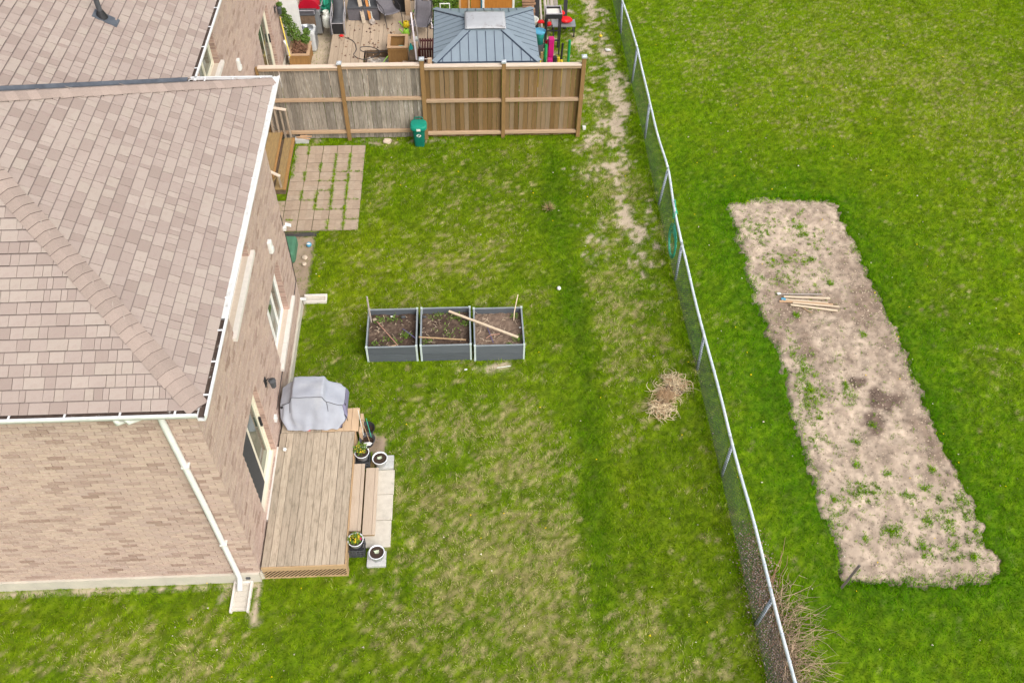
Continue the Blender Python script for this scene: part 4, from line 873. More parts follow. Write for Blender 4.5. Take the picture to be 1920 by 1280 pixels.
ot = MB(); ot.box((-5.12, 22.42, 0), (-4.72, 22.58, .16)); soft(ot.build('concrete_block', 'block_grey', None, 'grey cinder block at the fence foot beside the side steps', 'block'), .01)
q = MB()
for i in range(7): q.bar((-5.0+random.uniform(-.1, .1), 22.5+random.uniform(-.06, .06), .17+i*.008), (-4.72+random.uniform(-.1, .1), 22.48+random.uniform(-.08, .08), .175+i*.008), .05, .012)
q.build('wood_scraps', 'cedar_light', None, 'pale splintered wood scraps on the cinder block', 'scraps')
MB().blob((-2.36, 22.42, .05), .12, (1.2, .8, .75), .16, 2).build('rock', 'rock', None, 'tan rock lying at the foot of the grey fence', 'rock')
for i, (a, b_, r) in enumerate(((-4.33, 17.40, .07), (-4.32, 17.16, .065))): MB().blob((a, b_, .04), r, (1, 1, .7), .15, 2).build('rock', 'rock', None, ('pale rock by the house corner, nearer the green box', 'pale rock by the house corner, nearer the splash block')[i], 'rock', 'rocks by the house corner')
soft(MB().box((-4.95, 17.2, 0), (-4.55, 17.95, .36)).build('utility_box', 'bin_utility' if 'bin_utility' in MATS else mat('bin_utility', (.075, .20, .12), (.06, .16, .10), 5, .6).name, None, 'green plastic box standing behind the rear house corner', 'box'), .08)
bl = MB().blob((-4.27, 17.88, .06), .075, (1, 1, 1), .02, 2).build('toy_ball', 'sky_blue', None, 'small blue and white ball near the house corner', 'ball', smooth=True)
MB().blob((-4.27, 17.85, .115), .045, (1.2, .6, .5), .05, 2).build('ball_patch', 'white_trim', bl)
q = MB()
for k in range(6): q.tube([(-5.2+random.uniform(0, .1), 18.2+.035*k, .03), (-4.7, 18.22+.03*k+random.uniform(-.03, .03), .045), (-4.15+random.uniform(-.1, .1), 18.28+.02*k, .03)], .014, 5)
q.build('black_pipes', 'hose_black', None, 'bundle of black pipes lying along the patio edge', 'pipes')

# ------------------------------------------------------------------ raised planters
def planter(x0, x1, y0, y1, label, soil, dz=0, skew=0):
    t = thing('raised_planter', label, 'planter', ((x0+x1)/2, (y0+y1)/2, 0), 'grey raised planters in a row'); H = .54+dz; b_ = .045
    for side in range(4):
        for k in range(2):
            z0, z1 = (H*.5*k+.004 if k else .0), H*.5*(k+1)-.004
            if side == 0: e = ((x0+b_, y0+.008, z0), (x1-b_, y0+.036, z1))
            elif side == 1: e = ((x0+b_, y1-.036, z0), (x1-b_, y1-.008, z1))
            elif side == 2: e = ((x0+.008, y0+b_, z0), (x0+.036, y1-b_, z1))
            else: e = ((x1-.036, y0+b_, z0), (x1-.008, y1-b_, z1))
            MB().box(*e).build('board', 'planter_grey', t)
    for e in (((x0+b_, y0+.004, H-.004), (x1-b_, y0+.04, H+.012)), ((x0+b_, y1-.04, H-.004), (x1-b_, y1-.004, H+.012)), ((x0+.004, y0+b_, H-.004), (x0+.04, y1-b_, H+.012)), ((x1-.04, y0+b_, H-.004), (x1-.004, y1-b_, H+.012))): MB().box(*e).build('top_trim', 'planter_rim', t)
    for sx in (x0, x1-b_):
        for sy in (y0, y1-b_): p = MB().box((sx, sy, 0), (sx+b_, sy+b_, H+.015)).build('corner_post', 'planter_trim', t); soft(p, .006); MB().box((sx-.003, sy-.003, H+.015), (sx+b_+.003, sy+b_+.003, H+.028)).build('post_cap', 'planter_trim', p)
    n = 40; q = MB(); sx_ = np.linspace(x0+.04, x1-.04, n); sy_ = np.linspace(y0+.04, y1-.04, n); gx_, gy_ = np.meshgrid(sx_, sy_); zz = H-.17+(fbm(gx_, gy_, .35, 200)-.5)*.12+(fbm(gx_, gy_, .09, 201)-.5)*.06
    q.add([(a, b2, c) for a, b2, c in zip(gx_.ravel(), gy_.ravel(), zz.ravel())], [(j*n+i, j*n+i+1, (j+1)*n+i+1, (j+1)*n+i) for j in range(n-1) for i in range(n-1)]); q.build('soil', soil, t)
    return t, H
planter(-2.475, -1.255, 13.735, 14.99, 'left raised planter of dark soil with an upright wooden stake', 'planter_soil', -.005); planter(-1.195, .03, 13.735, 14.985, 'middle raised planter in the row of three grey boxes', 'planter_soil', .005); planter(.085, 1.30, 13.69, 14.94, 'right raised planter with drier soil and purple crossed sticks', 'planter_soil_dry', 0)
# dry stalks and sprouts on the planter soil
q = MB(); q2 = MB()
for i in range(120):
    xx = random.uniform(-2.4, 1.25); yy = random.uniform(13.85, 14.85); a = random.random()*6.28; L = random.uniform(.04, .16)*(1.4 if xx > .1 else 1)
    if -1.3 < xx < -1.15 or -.02 < xx < .13: continue
    z = .41+random.uniform(-.01, .02); q.tube([(xx, yy, z), (xx+math.cos(a)*L*.5, yy+math.sin(a)*L*.5, z+random.uniform(.0, .04)), (xx+math.cos(a+.4)*L, yy+math.sin(a+.4)*L, z+random.uniform(-.005, .03))], .004, 3)
q.build('dry_stalks', 'stake_wood', None, 'dry pale stalks scattered over the planter soil', 'stalks', kind='stuff')
for cx, cy, nn, sp in ((-2.2, 14.75, 60, .12), (-1.85, 14.75, 50, .15), (-1.55, 14.2, 90, .12), (-1.75, 14.0, 20, .1), (-.8, 14.85, 60, .16), (-.35, 14.75, 60, .14), (-.12, 14.55, 60, .12), (-1.05, 14.0, 30, .1), (1.15, 14.0, 50, .10), (.95, 13.82, 30, .06), (1.1, 14.75, 40, .1), (-2.0, 14.1, 25, .1), (-.5, 14.3, 40, .2), (-2.25, 13.95, 30, .1)):
    for i in range(nn):
        xx, yy = random.gauss(cx, sp*.6), random.gauss(cy, sp*.45)
        if not 13.8 < yy < 14.92: continue
        a = random.random()*6.28; p = Vector((xx, yy, .40+random.random()*.04)); d = Vector((math.cos(a), math.sin(a), random.uniform(.1, .8))); L = random.uniform(.03, .07); s = Vector((-math.sin(a), math.cos(a), 0))*.012
        q2.add([p, p+d*L*.5+s, p+d*L, p+d*L*.5-s], [(0, 1, 2, 3)])
q2.build('planter_sprouts', 'leaf_green', None, 'small green sprouts growing in the planter soil', 'sprouts', kind='stuff')
def stick(name, pts, r, m_, label, cat='stick', n=6, group=None): return MB().tube(pts, r, n).build(name, m_, None, label, cat, group)
stick('wooden_stake', [(-2.40, 14.72, .28), (-2.42, 14.78, .75), (-2.44, 14.86, 1.12)], .022, 'lumber_grey', 'upright brown wooden stake at the left planter\'s back corner', 'stake')
MB().bar((-.50, 14.80, .60), (1.14, 13.90, .60), .055, .03).build('wooden_pole', 'stake_wood', None, 'long pale wooden pole lying across the middle and right planters', 'pole')
stick('thin_stick', [(-2.25, 14.65, .45), (-1.72, 13.79, .565)], .012, 'pink_stick', 'thin pinkish stick slanting across the left planter', group='sticks in the planters')
stick('thin_stick', [(-1.62, 14.42, .42), (-1.28, 14.02, .50)], .013, 'purple_stick', 'dark violet stick in the left planter', group='sticks in the planters')
stick('thin_stick', [(-2.42, 13.79, .42), (-1.75, 13.785, .56)], .012, 'bamboo', 'tan stick along the front board of the left planter', group='sticks in the planters')
MB().bar((-1.22, 14.02, .565), (-.10, 14.0, .44), .03, .02).build('thin_lath', 'bamboo', None, 'tan lath lying across the front of the middle planter', 'lath')
stick('thin_stick', [(1.08, 14.62, .4), (1.09, 14.7, .6), (1.19, 15.0, .92)], .013, 'stake_wood', 'pale stick leaning up at the right planter\'s back corner', group='sticks in the planters')
stick('thin_stick', [(.40, 14.5, .42), (.55, 13.88, .45)], .011, 'purple_stick', 'violet stick lying under the long pole in the right planter', group='sticks in the planters')
stick('thin_stick', [(.38, 14.05, .42), (.5, 14.12, .46), (.72, 14.16, .44)], .010, 'pink_stick', 'short pale twig crossing the violet stick', group='sticks in the planters')
for i, (xx, yy, r, m_, lb) in enumerate(((-2.32, 14.74, .06, 'rail_grey_wood', 'grey-blue plastic scrap beside the upright stake'), (-1.62, 14.8, .075, 'dark_grey', 'black plastic scrap at the back of the left planter'), (-1.9, 14.82, .035, 'white_trim', 'white plastic tag at the back of the left planter'), (-1.1, 14.78, .05, 'dark_grey', 'small dark scrap in the middle planter\'s back corner'), (1.22, 14.35, .04, 'white_trim', 'white scrap at the right side of the right planter'))): MB().blob((xx, yy, .44), r, (1, .7, .5), .3, 1).build('scrap', m_, None, lb, 'scrap')
stick('thin_stick', [(.62, 13.43, .05), (.95, 13.47, .055)], .010, 'tank_white', 'pale stick lying on the grass before the right planter')
MB().blob((-.12, 13.42, .03), .035, (1.3, .8, .5), .3).build('scrap', 'white_trim', None, 'white scrap on the bare soil before the planters', 'scrap')
MB().blob((2.33, 16.02, .06), .055, (1, 1, 1), .02, 2).build('white_ball', 'white_trim', None, 'small white ball lying alone on the lawn', 'ball', smooth=True)

# ------------------------------------------------------------------ wooden privacy fence
fn = thing('wooden_fence', 'tall wooden board fence, grey panels left and brown panels right', 'fence', (-1.1, 22.62, 0))
FY = 22.60; posts = [(-3.50, 2.60, .11), (-1.17, 2.70, .12), (1.17, 2.58, .11), (3.47, 2.72, .12)]
for x0, h, w_ in posts:
    o = MB().box((x0-w_/2, FY-.07, -.05), (x0+w_/2, FY+.04, h)).build('post', 'wood_post', fn); soft(o, .006)
    c = MB(); k = w_/2+.015; c.add([(x0-k, FY-.015-k, h), (x0+k, FY-.015-k, h), (x0+k, FY-.015+k, h), (x0-k, FY-.015+k, h), (x0-k, FY-.015-k, h+.045), (x0+k, FY-.015-k, h+.045), (x0+k, FY-.015+k, h+.045), (x0-k, FY-.015+k, h+.045), (x0, FY-.015, h+.085)], [(3, 2, 1, 0), (0, 1, 5, 4), (1, 2, 6, 5), (2, 3, 7, 6), (3, 0, 4, 7), (4, 5, 8), (5, 6, 8), (6, 7, 8), (7, 4, 8)]); c.build('post_cap', 'post_cap', o)
spans = [(-5.80, -3.555, 2.55, 0, 2.50, 1.42, .30), (-3.445, -1.23, 2.55, 0, 2.54, 1.44, .31), (-1.11, 1.115, 2.48, 1, 2.48, 1.335, .20), (1.225, 3.41, 2.48, 1, 2.48, 1.335, .20)]
bg_ = [MB().box((-.069, -.011, 0), (.069, .011, 2.44)).mesh('board', 'wood_fence_grey'), MB().box((-.069, -.011, 0), (.069, .011, 2.40)).mesh('board', 'wood_fence_brown')]
for x0, x1, ht, kind, tz, mz, bz in spans:
    n = 16; st_ = (x1-x0)/n
    for i in range(n):
        place('board', bg_[kind], fn, (x0+st_*(i+.5), FY+.055+random.uniform(-.004, .004), .03+random.uniform(-.01, .02)), (random.uniform(-.002, .002), random.uniform(-.004, .004) - (.012 if kind == 0 and x0 < -5 else 0)*0, random.uniform(-.04, .04)), (st_/.1385*random.uniform(.93, .965), 1, 1))
    soft(MB().box((x0+.003, FY-.045, tz-.105), (x1-.003, FY+.04, tz-.012)).build('rail', 'wood_rail', fn), .005)
    soft(MB().box((x0+.003, FY-.075, tz-.01), (x1-.003, FY+.08, tz+.028)).build('cap_rail', 'wood_cap', fn), .006)
    soft(MB().box((x0+.003, FY-.045, mz-.05), (x1-.003, FY+.04, mz+.04)).build('rail', 'wood_rail', fn), .005); soft(MB().box((x0+.003, FY-.045, bz-.05), (x1-.003, FY+.04, bz+.04)).build('rail', 'wood_rail', fn), .005)
MB().box((-5.87, FY-.05, 0), (-5.805, FY+.05, 2.5)).build('end_stud', 'wood_post', fn)
soft(MB().box((3.66, 22.9, .0), (3.76, 23.0, .10)).build('marker_block', 'white_trim', None, 'small white block in the grass behind the fence\'s last post', 'block'), .01)

# ------------------------------------------------------------------ green organics bin
bn = thing('green_bin', 'green wheeled bin with a pale emblem standing against the fence', 'bin', (-1.37, 22.30, 0)); c = Vector((-1.37, 22.30, 0))
def squircle(mb, prof, c, n=28, e=4.):
    vs = []; fs = []
    for rx, ry, z, oy in prof:
        for k in range(n):
            a = 2*math.pi*k/n; ca, sa = math.cos(a), math.sin(a); q = (abs(ca)**e+abs(sa)**e)**(-1/e); vs.append((c[0]+rx*ca*q, c[1]+ry*sa*q+oy, c[2]+z))
    m_ = len(prof)
    for i in range(m_-1):
        for k in range(n): fs.append((i*n+k, i*n+(k+1) % n, (i+1)*n+(k+1) % n, (i+1)*n+k))
    fs.append(tuple((m_-1)*n+k for k in range(n))); fs.append(tuple(reversed(range(n)))); mb.add(vs, fs); return mb
squircle(MB(), [(.145, .14, 0, 0), (.15, .145, .02, 0), (.19, .165, .60, 0), (.19, .165, .62, 0)], c).build('body', 'bin_green', bn, smooth=False)
squircle(MB(), [(.235, .20, .62, 0), (.25, .21, .64, 0), (.25, .21, .72, 0), (.22, .19, .77, 0), (.12, .10, .785, 0)], c).build('lid', 'bin_lid', bn, smooth=False)
MB().tube([(-1.49, 22.46, .66), (-1.49, 22.50, .80), (-1.47, 22.51, .83), (-1.27, 22.51, .83), (-1.25, 22.50, .80), (-1.25, 22.46, .66)], .018, 8).build('handle', 'bin_green', bn)
soft(MB().box((-1.43, 22.085, .62), (-1.31, 22.105, .70)).build('latch', 'tank_white', bn), .006)
em = MB()
for k in range(16):
    a = 2*math.pi*k/16; a2 = 2*math.pi*(k+1)/16
    if k in (2, 10): continue
    em.add([(-1.37+math.cos(a)*.035, 22.123, .43+math.sin(a)*.03), (-1.37+math.cos(a2)*.035, 22.123, .43+math.sin(a2)*.03), (-1.37+math.cos(a2)*.07, 22.122, .43+math.sin(a2)*.055), (-1.37+math.cos(a)*.07, 22.122, .43+math.sin(a)*.055)], [(0, 1, 2, 3)])
em.box((-1.39, 22.121, .42), (-1.35, 22.125, .435)); em.v = [(a, 22.30-.1625-.03*(c_-.43)*.0 - .052*(c_-.43), c_) for a, b_, c_ in em.v]; em.build('emblem', 'white_trim', bn)
for sx in (-.15, .15):
    wv = MB().lathe([(0, -.02), (.05, -.02), (.05, .02), (0, .02)], (0, 0, 0), 12); wv.v = [(-1.37+sx+cc_, 22.42+a, .05+b_) for a, b_, cc_ in wv.v]; wv.build('wheel', 'black', bn)

# ------------------------------------------------------------------ chain-link fence
PY = [3.9, 6.86, 10.27, 13.25, 16.27, 19.27, 22.41, 25.47, 28.5, 31.5]; PT = [5.42, 5.43, 5.42, 5.40, 5.41, 5.55, 5.53, 5.60, 5.52, 5.6]; PB = [5.34, 5.37, 5.42, 5.44, 5.43, 5.46, 5.54, 5.57, 5.6, 5.63]
PZ = [1.22, 1.20, 1.18, 1.20, 1.20, 1.24, 1.24, 1.26, 1.26, 1.26]
cf = thing('chain_link_fence', 'long chain-link fence with pale top rail between yard and field', 'fence', (5.45, 17, 0))
for yy, xt, xb, zt in zip(PY, PT, PB, PZ):
    o = MB().tube([(xb, yy, -.05), (xt-.01, yy, zt-.02)], .036, 8).build('post', 'post_metal', cf, smooth=True); MB().blob((xt-.01, yy, zt), .036, (1, 1, .9), 0, 2).build('post_top', 'rail_metal', o)
ys = np.linspace(3.9, 31.5, 140); xt_ = np.interp(ys, PY, PT)+.012*np.sin(ys*1.7); zt_ = np.interp(ys, PY, PZ)+.01*np.sin(ys*2.3+1)-.015*np.sin((ys-3.9)/3.06*math.pi)**2; xb_ = np.interp(ys, PY, PB)
for i in range(len(PY)-1):
    k = (ys >= PY[i]-.05) & (ys <= PY[i+1]+.25); MB().tube([(a, b_, c_) for a, b_, c_ in zip(xt_[k], ys[k], zt_[k])], .034, 8).build('top_rail', 'rail_metal', cf, smooth=True)
q = MB(); wr = .0037; pit = .075; nz = 30; s = 4.0
while s < 31.3:
    pts = []
    for k in range(nz+1):
        yy = s+(pit*1.03 if k % 2 else -.002); f_ = k/nz; a = np.interp(yy, ys, xt_)*f_+np.interp(yy, ys, xb_)*(1-f_); pts.append((a-.032+(.004 if k % 2 else -.004), yy, .03+(np.interp(yy, ys, zt_)-.045)*f_))
    q.tube(pts, wr, 3, cap=False); s += pit
q.build('wire_mesh', 'wire_green', cf)
q = MB()
for i in range(60):
    yy = random.uniform(4, 31); xx = np.interp(yy, ys, xt_); zz = np.interp(yy, ys, zt_); q.tube([(xx+.037*math.cos(a), yy+a*.004, zz+.037*math.sin(a)) for a in np.linspace(0, 6.3, 9)], .005, 4)
q.build('wire_tie', 'post_metal', cf, kind='stuff')
hs_ = thing('garden_hose', 'green garden hose coiled and hanging on the chain-link fence', 'hose', (5.42, 17.2, .1)); q = MB()
for k in range(6):
    ry, rz, cy = .34+.03*k, .30+.035*k, 17.0+.02*k; q.tube([(5.37+.012*(k % 3)-.004*math.sin(a*2), cy+ry*math.sin(a)*.9, .63+rz*math.cos(a)) for a in np.linspace(0, 6.4, 30)], .011, 5)
q.build('coil', 'hose_green', hs_); MB().tube([(5.40, 17.05, 1.0), (5.42, 17.4, 1.22), (5.47, 17.55, 1.26), (5.54, 17.6, 1.12), (5.50, 17.75, 1.22), (5.52, 18.0, 1.27), (5.47, 17.9, 1.15), (5.42, 17.5, 1.05)], .012, 6).build('loose_end', 'hose_green', hs_)

# ------------------------------------------------------------------ pile of dry plants, bed stakes, brush
q = MB(); q2 = MB()
for i in range(420):
    side = random.random(); cx, cy = (4.86, 12.92) if side < .45 else (4.60, 12.5) if side < .65 else (4.32, 12.02); 
    xx, yy = random.gauss(cx, .14), random.gauss(cy, .12); a = random.choice((random.gauss(.9, .5), random.gauss(3.9, .7), random.random()*6.28)); L = random.uniform(.15, .45); z = random.uniform(.03, .22); k = random.uniform(-2.6, 2.6)
    pts = [(xx+math.cos(a+k*t_)*L*t_, yy+math.sin(a+k*t_)*L*t_, max(.02, z*.6+.05*math.sin(t_*3)-.05*t_)) for t_ in (0, .33, .66, 1)]; (q if random.random() < .8 else q2).tube(pts, [.009, .008, .007, .004], 4, cap=False)
sp = thing('straw_pile', 'tangled pile of dry dead plant stalks by the chain-link fence', 'straw pile', (4.6, 12.4, 0)); q.build('stalks', 'straw_pale' if mat('straw_pale', (.64, .53, .36), (.52, .41, .25), 8, .9, rnd=.35) else '', sp); q2.build('brown_stalks', 'bamboo', sp)
q = MB()
for i in range(420):
    xx, yy = random.gauss(4.55, .11), random.gauss(12.42, .10); a = random.gauss(2.5, 1.2); L = random.uniform(.10, .28); z = random.uniform(.08, .17); q.tube([(xx, yy, z), (xx+math.cos(a)*L*.5, yy+math.sin(a)*L*.5, z+.03), (xx+math.cos(a)*L, yy+math.sin(a)*L, z-.05)], [.004, .004, .002], 3, cap=False)
sp.scale = (.8, .8, .8); q.build('root_fibres', 'bamboo', sp); MB().blob((4.72, 12.65, .05), .24, (1.25, 1.0, .4), .25, 2).build('root_ball', 'bark', sp); MB().blob((4.40, 12.15, .04), .2, (1.2, 1.0, .4), .25, 2).build('root_ball', 'bark', sp)
zb = .05
stakes = [((8.02, 15.63), (9.15, 15.56), .028, 'lumber_grey', 'dark grey rod at the far side of the stake bundle'), ((8.12, 15.52), (9.30, 15.40), .045, 'stake_wood', 'second stake from the far side of the bundle on the bed'), ((8.05, 15.42), (9.22, 15.26), .04, 'stake_wood', 'third stake of the bundle with a blue taped end'), ((7.97, 15.38), (9.32, 15.19), .045, 'cedar_light', 'longest tan stake in the bundle, its left end sticking out'), ((8.3, 15.30), (9.45, 15.10), .045, 'stake_wood', 'fifth stake, second from the near side of the bundle'), ((8.22, 15.22), (9.38, 14.98), .05, 'stake_wood', 'widest pale stake at the near side of the bundle'), ((9.05, 15.34), (9.42, 15.16), .03, 'bark', 'short dark brown stick at the right end of the bundle')]
for i, (a, b_, w_, m_, lb) in enumerate(stakes):
    o = MB().bar((a[0], a[1], zb+.012*(i % 3)), (b_[0], b_[1], zb+.01+.012*((i+1) % 3)), w_, .03).build('garden_stake', m_, None, lb, 'stake', 'bundle of stakes on the soil bed'); soft(o, .004)
    if i == 2: MB().bar((8.03, 15.43, zb+.03), (8.14, 15.41, zb+.03), .05, .036).build('blue_tape', 'sky_blue', o)
stick('thin_stick', [(8.52, 15.12, .06), (8.62, 15.0, .05), (8.72, 14.95, .05)], .012, 'bamboo', 'short bent twig beside the stake bundle')
MB().blob((8.02, 15.62, .08), .05, (1.2, .7, .6), .3).build('scrap', 'white_trim', None, 'white scrap at the left end of the stake bundle', 'scrap')
MB().bar((7.27, 7.55, -.02), (7.50, 7.72, .62), .045, .045).build('corner_stake', 'rust_metal', None, 'dark stake leaning at the near corner of the soil bed', 'stake')
mat('twig_tan', (.46, .34, .23), (.36, .25, .16), 8, .9, rnd=.4)
# brush and leaf litter by the wire fence
bu = thing('dry_bush', 'sprawling leafless dry bush beside the chain-link fence', 'bush', (6.1, 6.6, 0)); q = MB(); q2 = MB()
for i in range(170):
    bx0, by0 = random.choice(((5.75, 6.5), (5.7, 6.0), (5.85, 7.0), (5.6, 5.5))); bx0 += random.gauss(0, .1); by0 += random.gauss(0, .25); a = random.gauss(.35, .7); L = random.uniform(.35, 1.25); el = random.uniform(.10, .8); k = random.uniform(-.5, .5); pts = []
    for t_ in (0, .25, .5, .75, 1): pts.append((bx0+math.cos(a+k*t_)*L*t_*math.cos(el)+random.gauss(0, .02), by0+math.sin(a+k*t_)*L*t_*math.cos(el)+random.gauss(0, .02), .02+math.sin(el)*L*t_*(1-.45*t_)))
    (q if random.random() < .6 else q2).tube(pts, [.006, .005, .004, .003, .002], 4, cap=False)
    for j in range(2):
        t_ = pts[random.choice((2, 3))]; aa = a+random.uniform(-1.2, 1.2); l2 = random.uniform(.1, .3); q.tube([t_, (t_[0]+math.cos(aa)*l2, t_[1]+math.sin(aa)*l2, t_[2]+random.uniform(-.03, .08))], [.004, .0015], 3, cap=False)
q.build('branches', 'twig_tan', bu); q2.build('brown_branches', 'bark', bu)
t2 = thing('bare_sapling', 'thin bare reddish sapling standing by the wire fence', 'sapling', (5.95, 7.9, 0)); q = MB()
for a, b_ in (((5.85, 7.55), (6.2, 8.4)), ((5.9, 7.7), (6.05, 8.1)), ((5.8, 7.6), (6.0, 7.9)), ((6.0, 7.6), (6.15, 8.0))): q.tube([(a[0], a[1], 0), ((a[0]*2+b_[0])/3, (a[1]*2+b_[1])/3+.05, .25), ((a[0]+b_[0]*2)/3+.03, (a[1]+b_[1]*2)/3, .45), (b_[0], b_[1], .6)], [.009, .007, .006, .003], 5)
q.build('stems', 'log', t2)
n = 9000; x = rng.normal(5.66, .17, n); y = rng.uniform(4.8, 9.2, n); k = rng.random(n) < sm(9.3-y, 0, 1.6); x = x[k]; y = y[k]; n = len(x)
pal = np.array([(.30, .19, .13), (.38, .28, .22), (.24, .13, .075), (.45, .37, .33), (.15, .09, .06)])[rng.integers(0, 5, n)]
tag(crumbs('leaf_litter', x, y, .03+.10*rng.random(n), .006+.014*rng.random(n), pal*(.7+.5*rng.random(n))[:, None]), 'brown dead leaves drifted against the wire fence', 'leaves', kind='stuff')
ls = thing('dead_shrub', 'small half-dead spiky tuft growing alone on the lawn', 'shrub', (2.31, 19.2, 0)); q = MB(); q2 = MB()
for i in range(150):
    a = random.random()*6.28; L = random.uniform(.12, .28); el = random.uniform(.2, 1.2); (q if random.random() < .6 else q2).tube([(2.31, 19.15, .02), (2.31+math.cos(a)*L*math.cos(el)*.5, 19.15+math.sin(a)*L*math.cos(el)*.5, .02+L*.6*math.sin(el)), (2.31+math.cos(a)*L*math.cos(el), 19.15+math.sin(a)*L*math.cos(el), .02+L*math.sin(el))], [.006, .005, .002], 3, cap=False)
q.build('dry_needles', 'bamboo', ls); q2.build('green_needles', 'leaf_green', ls)

# ------------------------------------------------------------------ neighbour's yard beyond the wooden fence
ND = .36
nd = thing('neighbour_deck', 'low plank deck littered with leaves behind the wooden fence', 'deck', (-2.6, 28, 0))
pm = MB().box((-.0685, 0, -.035), (.0685, 6.2, 0)).mesh('plank', 'nb_deck'); pms = MB().box((-.0685, 0, -.035), (.0685, 4.15, 0)).mesh('plank', 'nb_deck')
for i in range(24):
    xx = -4.35+i*.143; short = -3.22 < xx < -1.95
    place('plank', pms if short else pm, nd, (xx, 27.05 if short else 25.0, ND+random.uniform(-.004, .004)), (0, 0, random.uniform(-.002, .002)))
MB().box((-3.20, 27.005, .0), (-1.90, 27.04, ND-.005)).build('riser', 'bark', nd); MB().box((-3.235, 25.0, 0), (-3.205, 27.0, ND-.01)).build('riser', 'bark', nd); MB().box((-4.43, 25.0, .0), (-4.425, 31.2, ND-.03)).build('rim_board', 'nb_deck', nd)
MB().box((-4.40, 27.1, .05), (-1.0, 31.0, ND-.04)).build('frame', 'dark_gap', nd)
n = 120; x = rng.normal(-2.9, .9, n); y = rng.uniform(26.5, 29, n); pal = np.array([(.14, .08, .06), (.20, .12, .08), (.09, .055, .045), (.34, .22, .14)])[rng.integers(0, 4, n)]; k = (x > -4.3) & (x < -1.6); 
tag(crumbs('fallen_leaves', x[k], y[k], np.full(k.sum(), ND+.015), .022+.035*rng.random(k.sum()), pal[k]), 'dark dead leaves scattered on the neighbour deck', 'leaves', kind='stuff')
n = 130; x = rng.uniform(-3.15, -2.45, n); y = rng.uniform(26.3, 26.95, n)
MB().box((-3.2, 25.2, 0), (-1.0, 27.0, .11)).build('soil_pad', 'nb_deck', None, None, None, None, 'structure')
tag(crumbs('pale_rubble', x, y, np.full(n, .13), .03+.06*rng.random(n), np.array((.60, .55, .50))*(.4+.7*rng.random(n))[:, None]), 'pale rubble in the cut-out of the neighbour deck', 'rubble', kind='stuff')
def wood_box(c, w_, d_, h, label, name='cedar_planter'):
    t = thing(name, label, 'planter', c); x0, x1, y0, y1, z0 = c[0]-w_/2, c[0]+w_/2, c[1]-d_/2, c[1]+d_/2, c[2]; r = .09
    for a, b_ in (((x0-.02, y0-.02), (x1+.02, y0+r)), ((x0-.02, y1-r), (x1+.02, y1+.02)), ((x0-.02, y0+r), (x0+r, y1-r)), ((x1-r, y0+r), (x1+.02, y1-r))): soft(MB().box((a[0], a[1], z0+h-.03), (b_[0], b_[1], z0+h)).build('rim', 'cedar_light', t), .004)
    for a, b_ in (((x0+.03, y0+.02), (x1-.03, y0+.04)), ((x0+.03, y1-.04), (x1-.03, y1-.02)), ((x0+.02, y0+.04), (x0+.04, y1-.04)), ((x1-.04, y0+.04), (x1-.02, y1-.04))): MB().box((a[0], a[1], z0+.02), (b_[0], b_[1], z0+h-.03)).build('panel', 'cedar', t)
    for sx in (x0, x1-.07):
        for sy in (y0, y1-.07): MB().box((sx, sy, z0), (sx+.07, sy+.07, z0+h-.031)).build('leg', 'cedar', t)
    MB().box((x0+.07, y0-.002, z0+.03), (x1-.07, y0+.018, z0+.10)).build('front_rail', 'cedar', t); MB().box((x0+.07, y0-.002, z0+h-.12), (x1-.07, y0+.018, z0+h-.031)).build('front_rail', 'cedar', t)
    MB().box((x0+.05, y0+.05, z0+h*.35), (x1-.05, y1-.05, z0+h*.37)).build('floor', 'cedar', t)
    return t
p1 = wood_box((-5.39, 26.97, 0), .66, .84, .5, 'cedar planter box holding a tall half-brown evergreen'); MB().box((-5.65, 26.62, .3), (-5.13, 27.32, .42)).build('soil', 'potting', p1)
p2 = wood_box((-2.12, 26.75, 0), .64, .80, .86, 'empty cedar planter box on the neighbour deck with a teal bag inside')
MB().blob((-2.02, 26.62, .66), .17, (1.2, .8, .6), .2, 2).build('teal_bag', 'teal', None, 'teal bag stuffed in the empty cedar planter', 'bag')
# evergreen in planter 1
ec = thing('potted_evergreen', 'tall leaning evergreen shrub, green above and brown below', 'shrub', (-5.4, 27.0, .4)); MB().tube([(-5.4, 27.0, .38), (-5.5, 27.0, .9), (-5.68, 27.0, 1.5), (-5.8, 27.0, 2.05)], [.035, .03, .022, .01], 6).build('trunk', 'bark', ec)
def foliage(centres, n, mname, parent, name, lo=.03, hi=.07, kind='stuff'):
    V = []; F = []; 
    for i in range(n):
        cx, cy, cz, r = random.choice(centres); d = Vector((random.gauss(0, 1), random.gauss(0, 1), random.gauss(0, 1))).normalized()*r*random.random()**.4; p = Vector((cx, cy, cz))+d; u = Vector((random.gauss(0, 1), random.gauss(0, 1), random.gauss(.5, .8))).normalized(); L = random.uniform(lo, hi); s = u.orthogonal().normalized()*L*.35
        k = len(V); V += [p-u*L*.5, p+s, p+u*L*.8, p-s]; F.append((k, k+1, k+2, k+3))
    MB().add(V, F).build(name, mname, parent, kind=kind)
mat('evergreen', (.10, .17, .02), (.055, .11, .012), 14, .8, rnd=.45); mat('needle_brown', (.24, .13, .08), (.16, .085, .05), 14, .9, rnd=.35); mat('bush_green', (.115, .19, .02), (.06, .12, .012), 10, .8, rnd=.45)
foliage([(-5.5, 27.0, .95, .24), (-5.55, 27.0, 1.2, .24), (-5.66, 27.0, 1.5, .19), (-5.74, 27.0, 1.78, .14), (-5.8, 27.0, 2.02, .08), (-5.2, 27.1, .75, .17), (-5.12, 27.2, .95, .12)], 2600, 'evergreen', ec, 'crown')
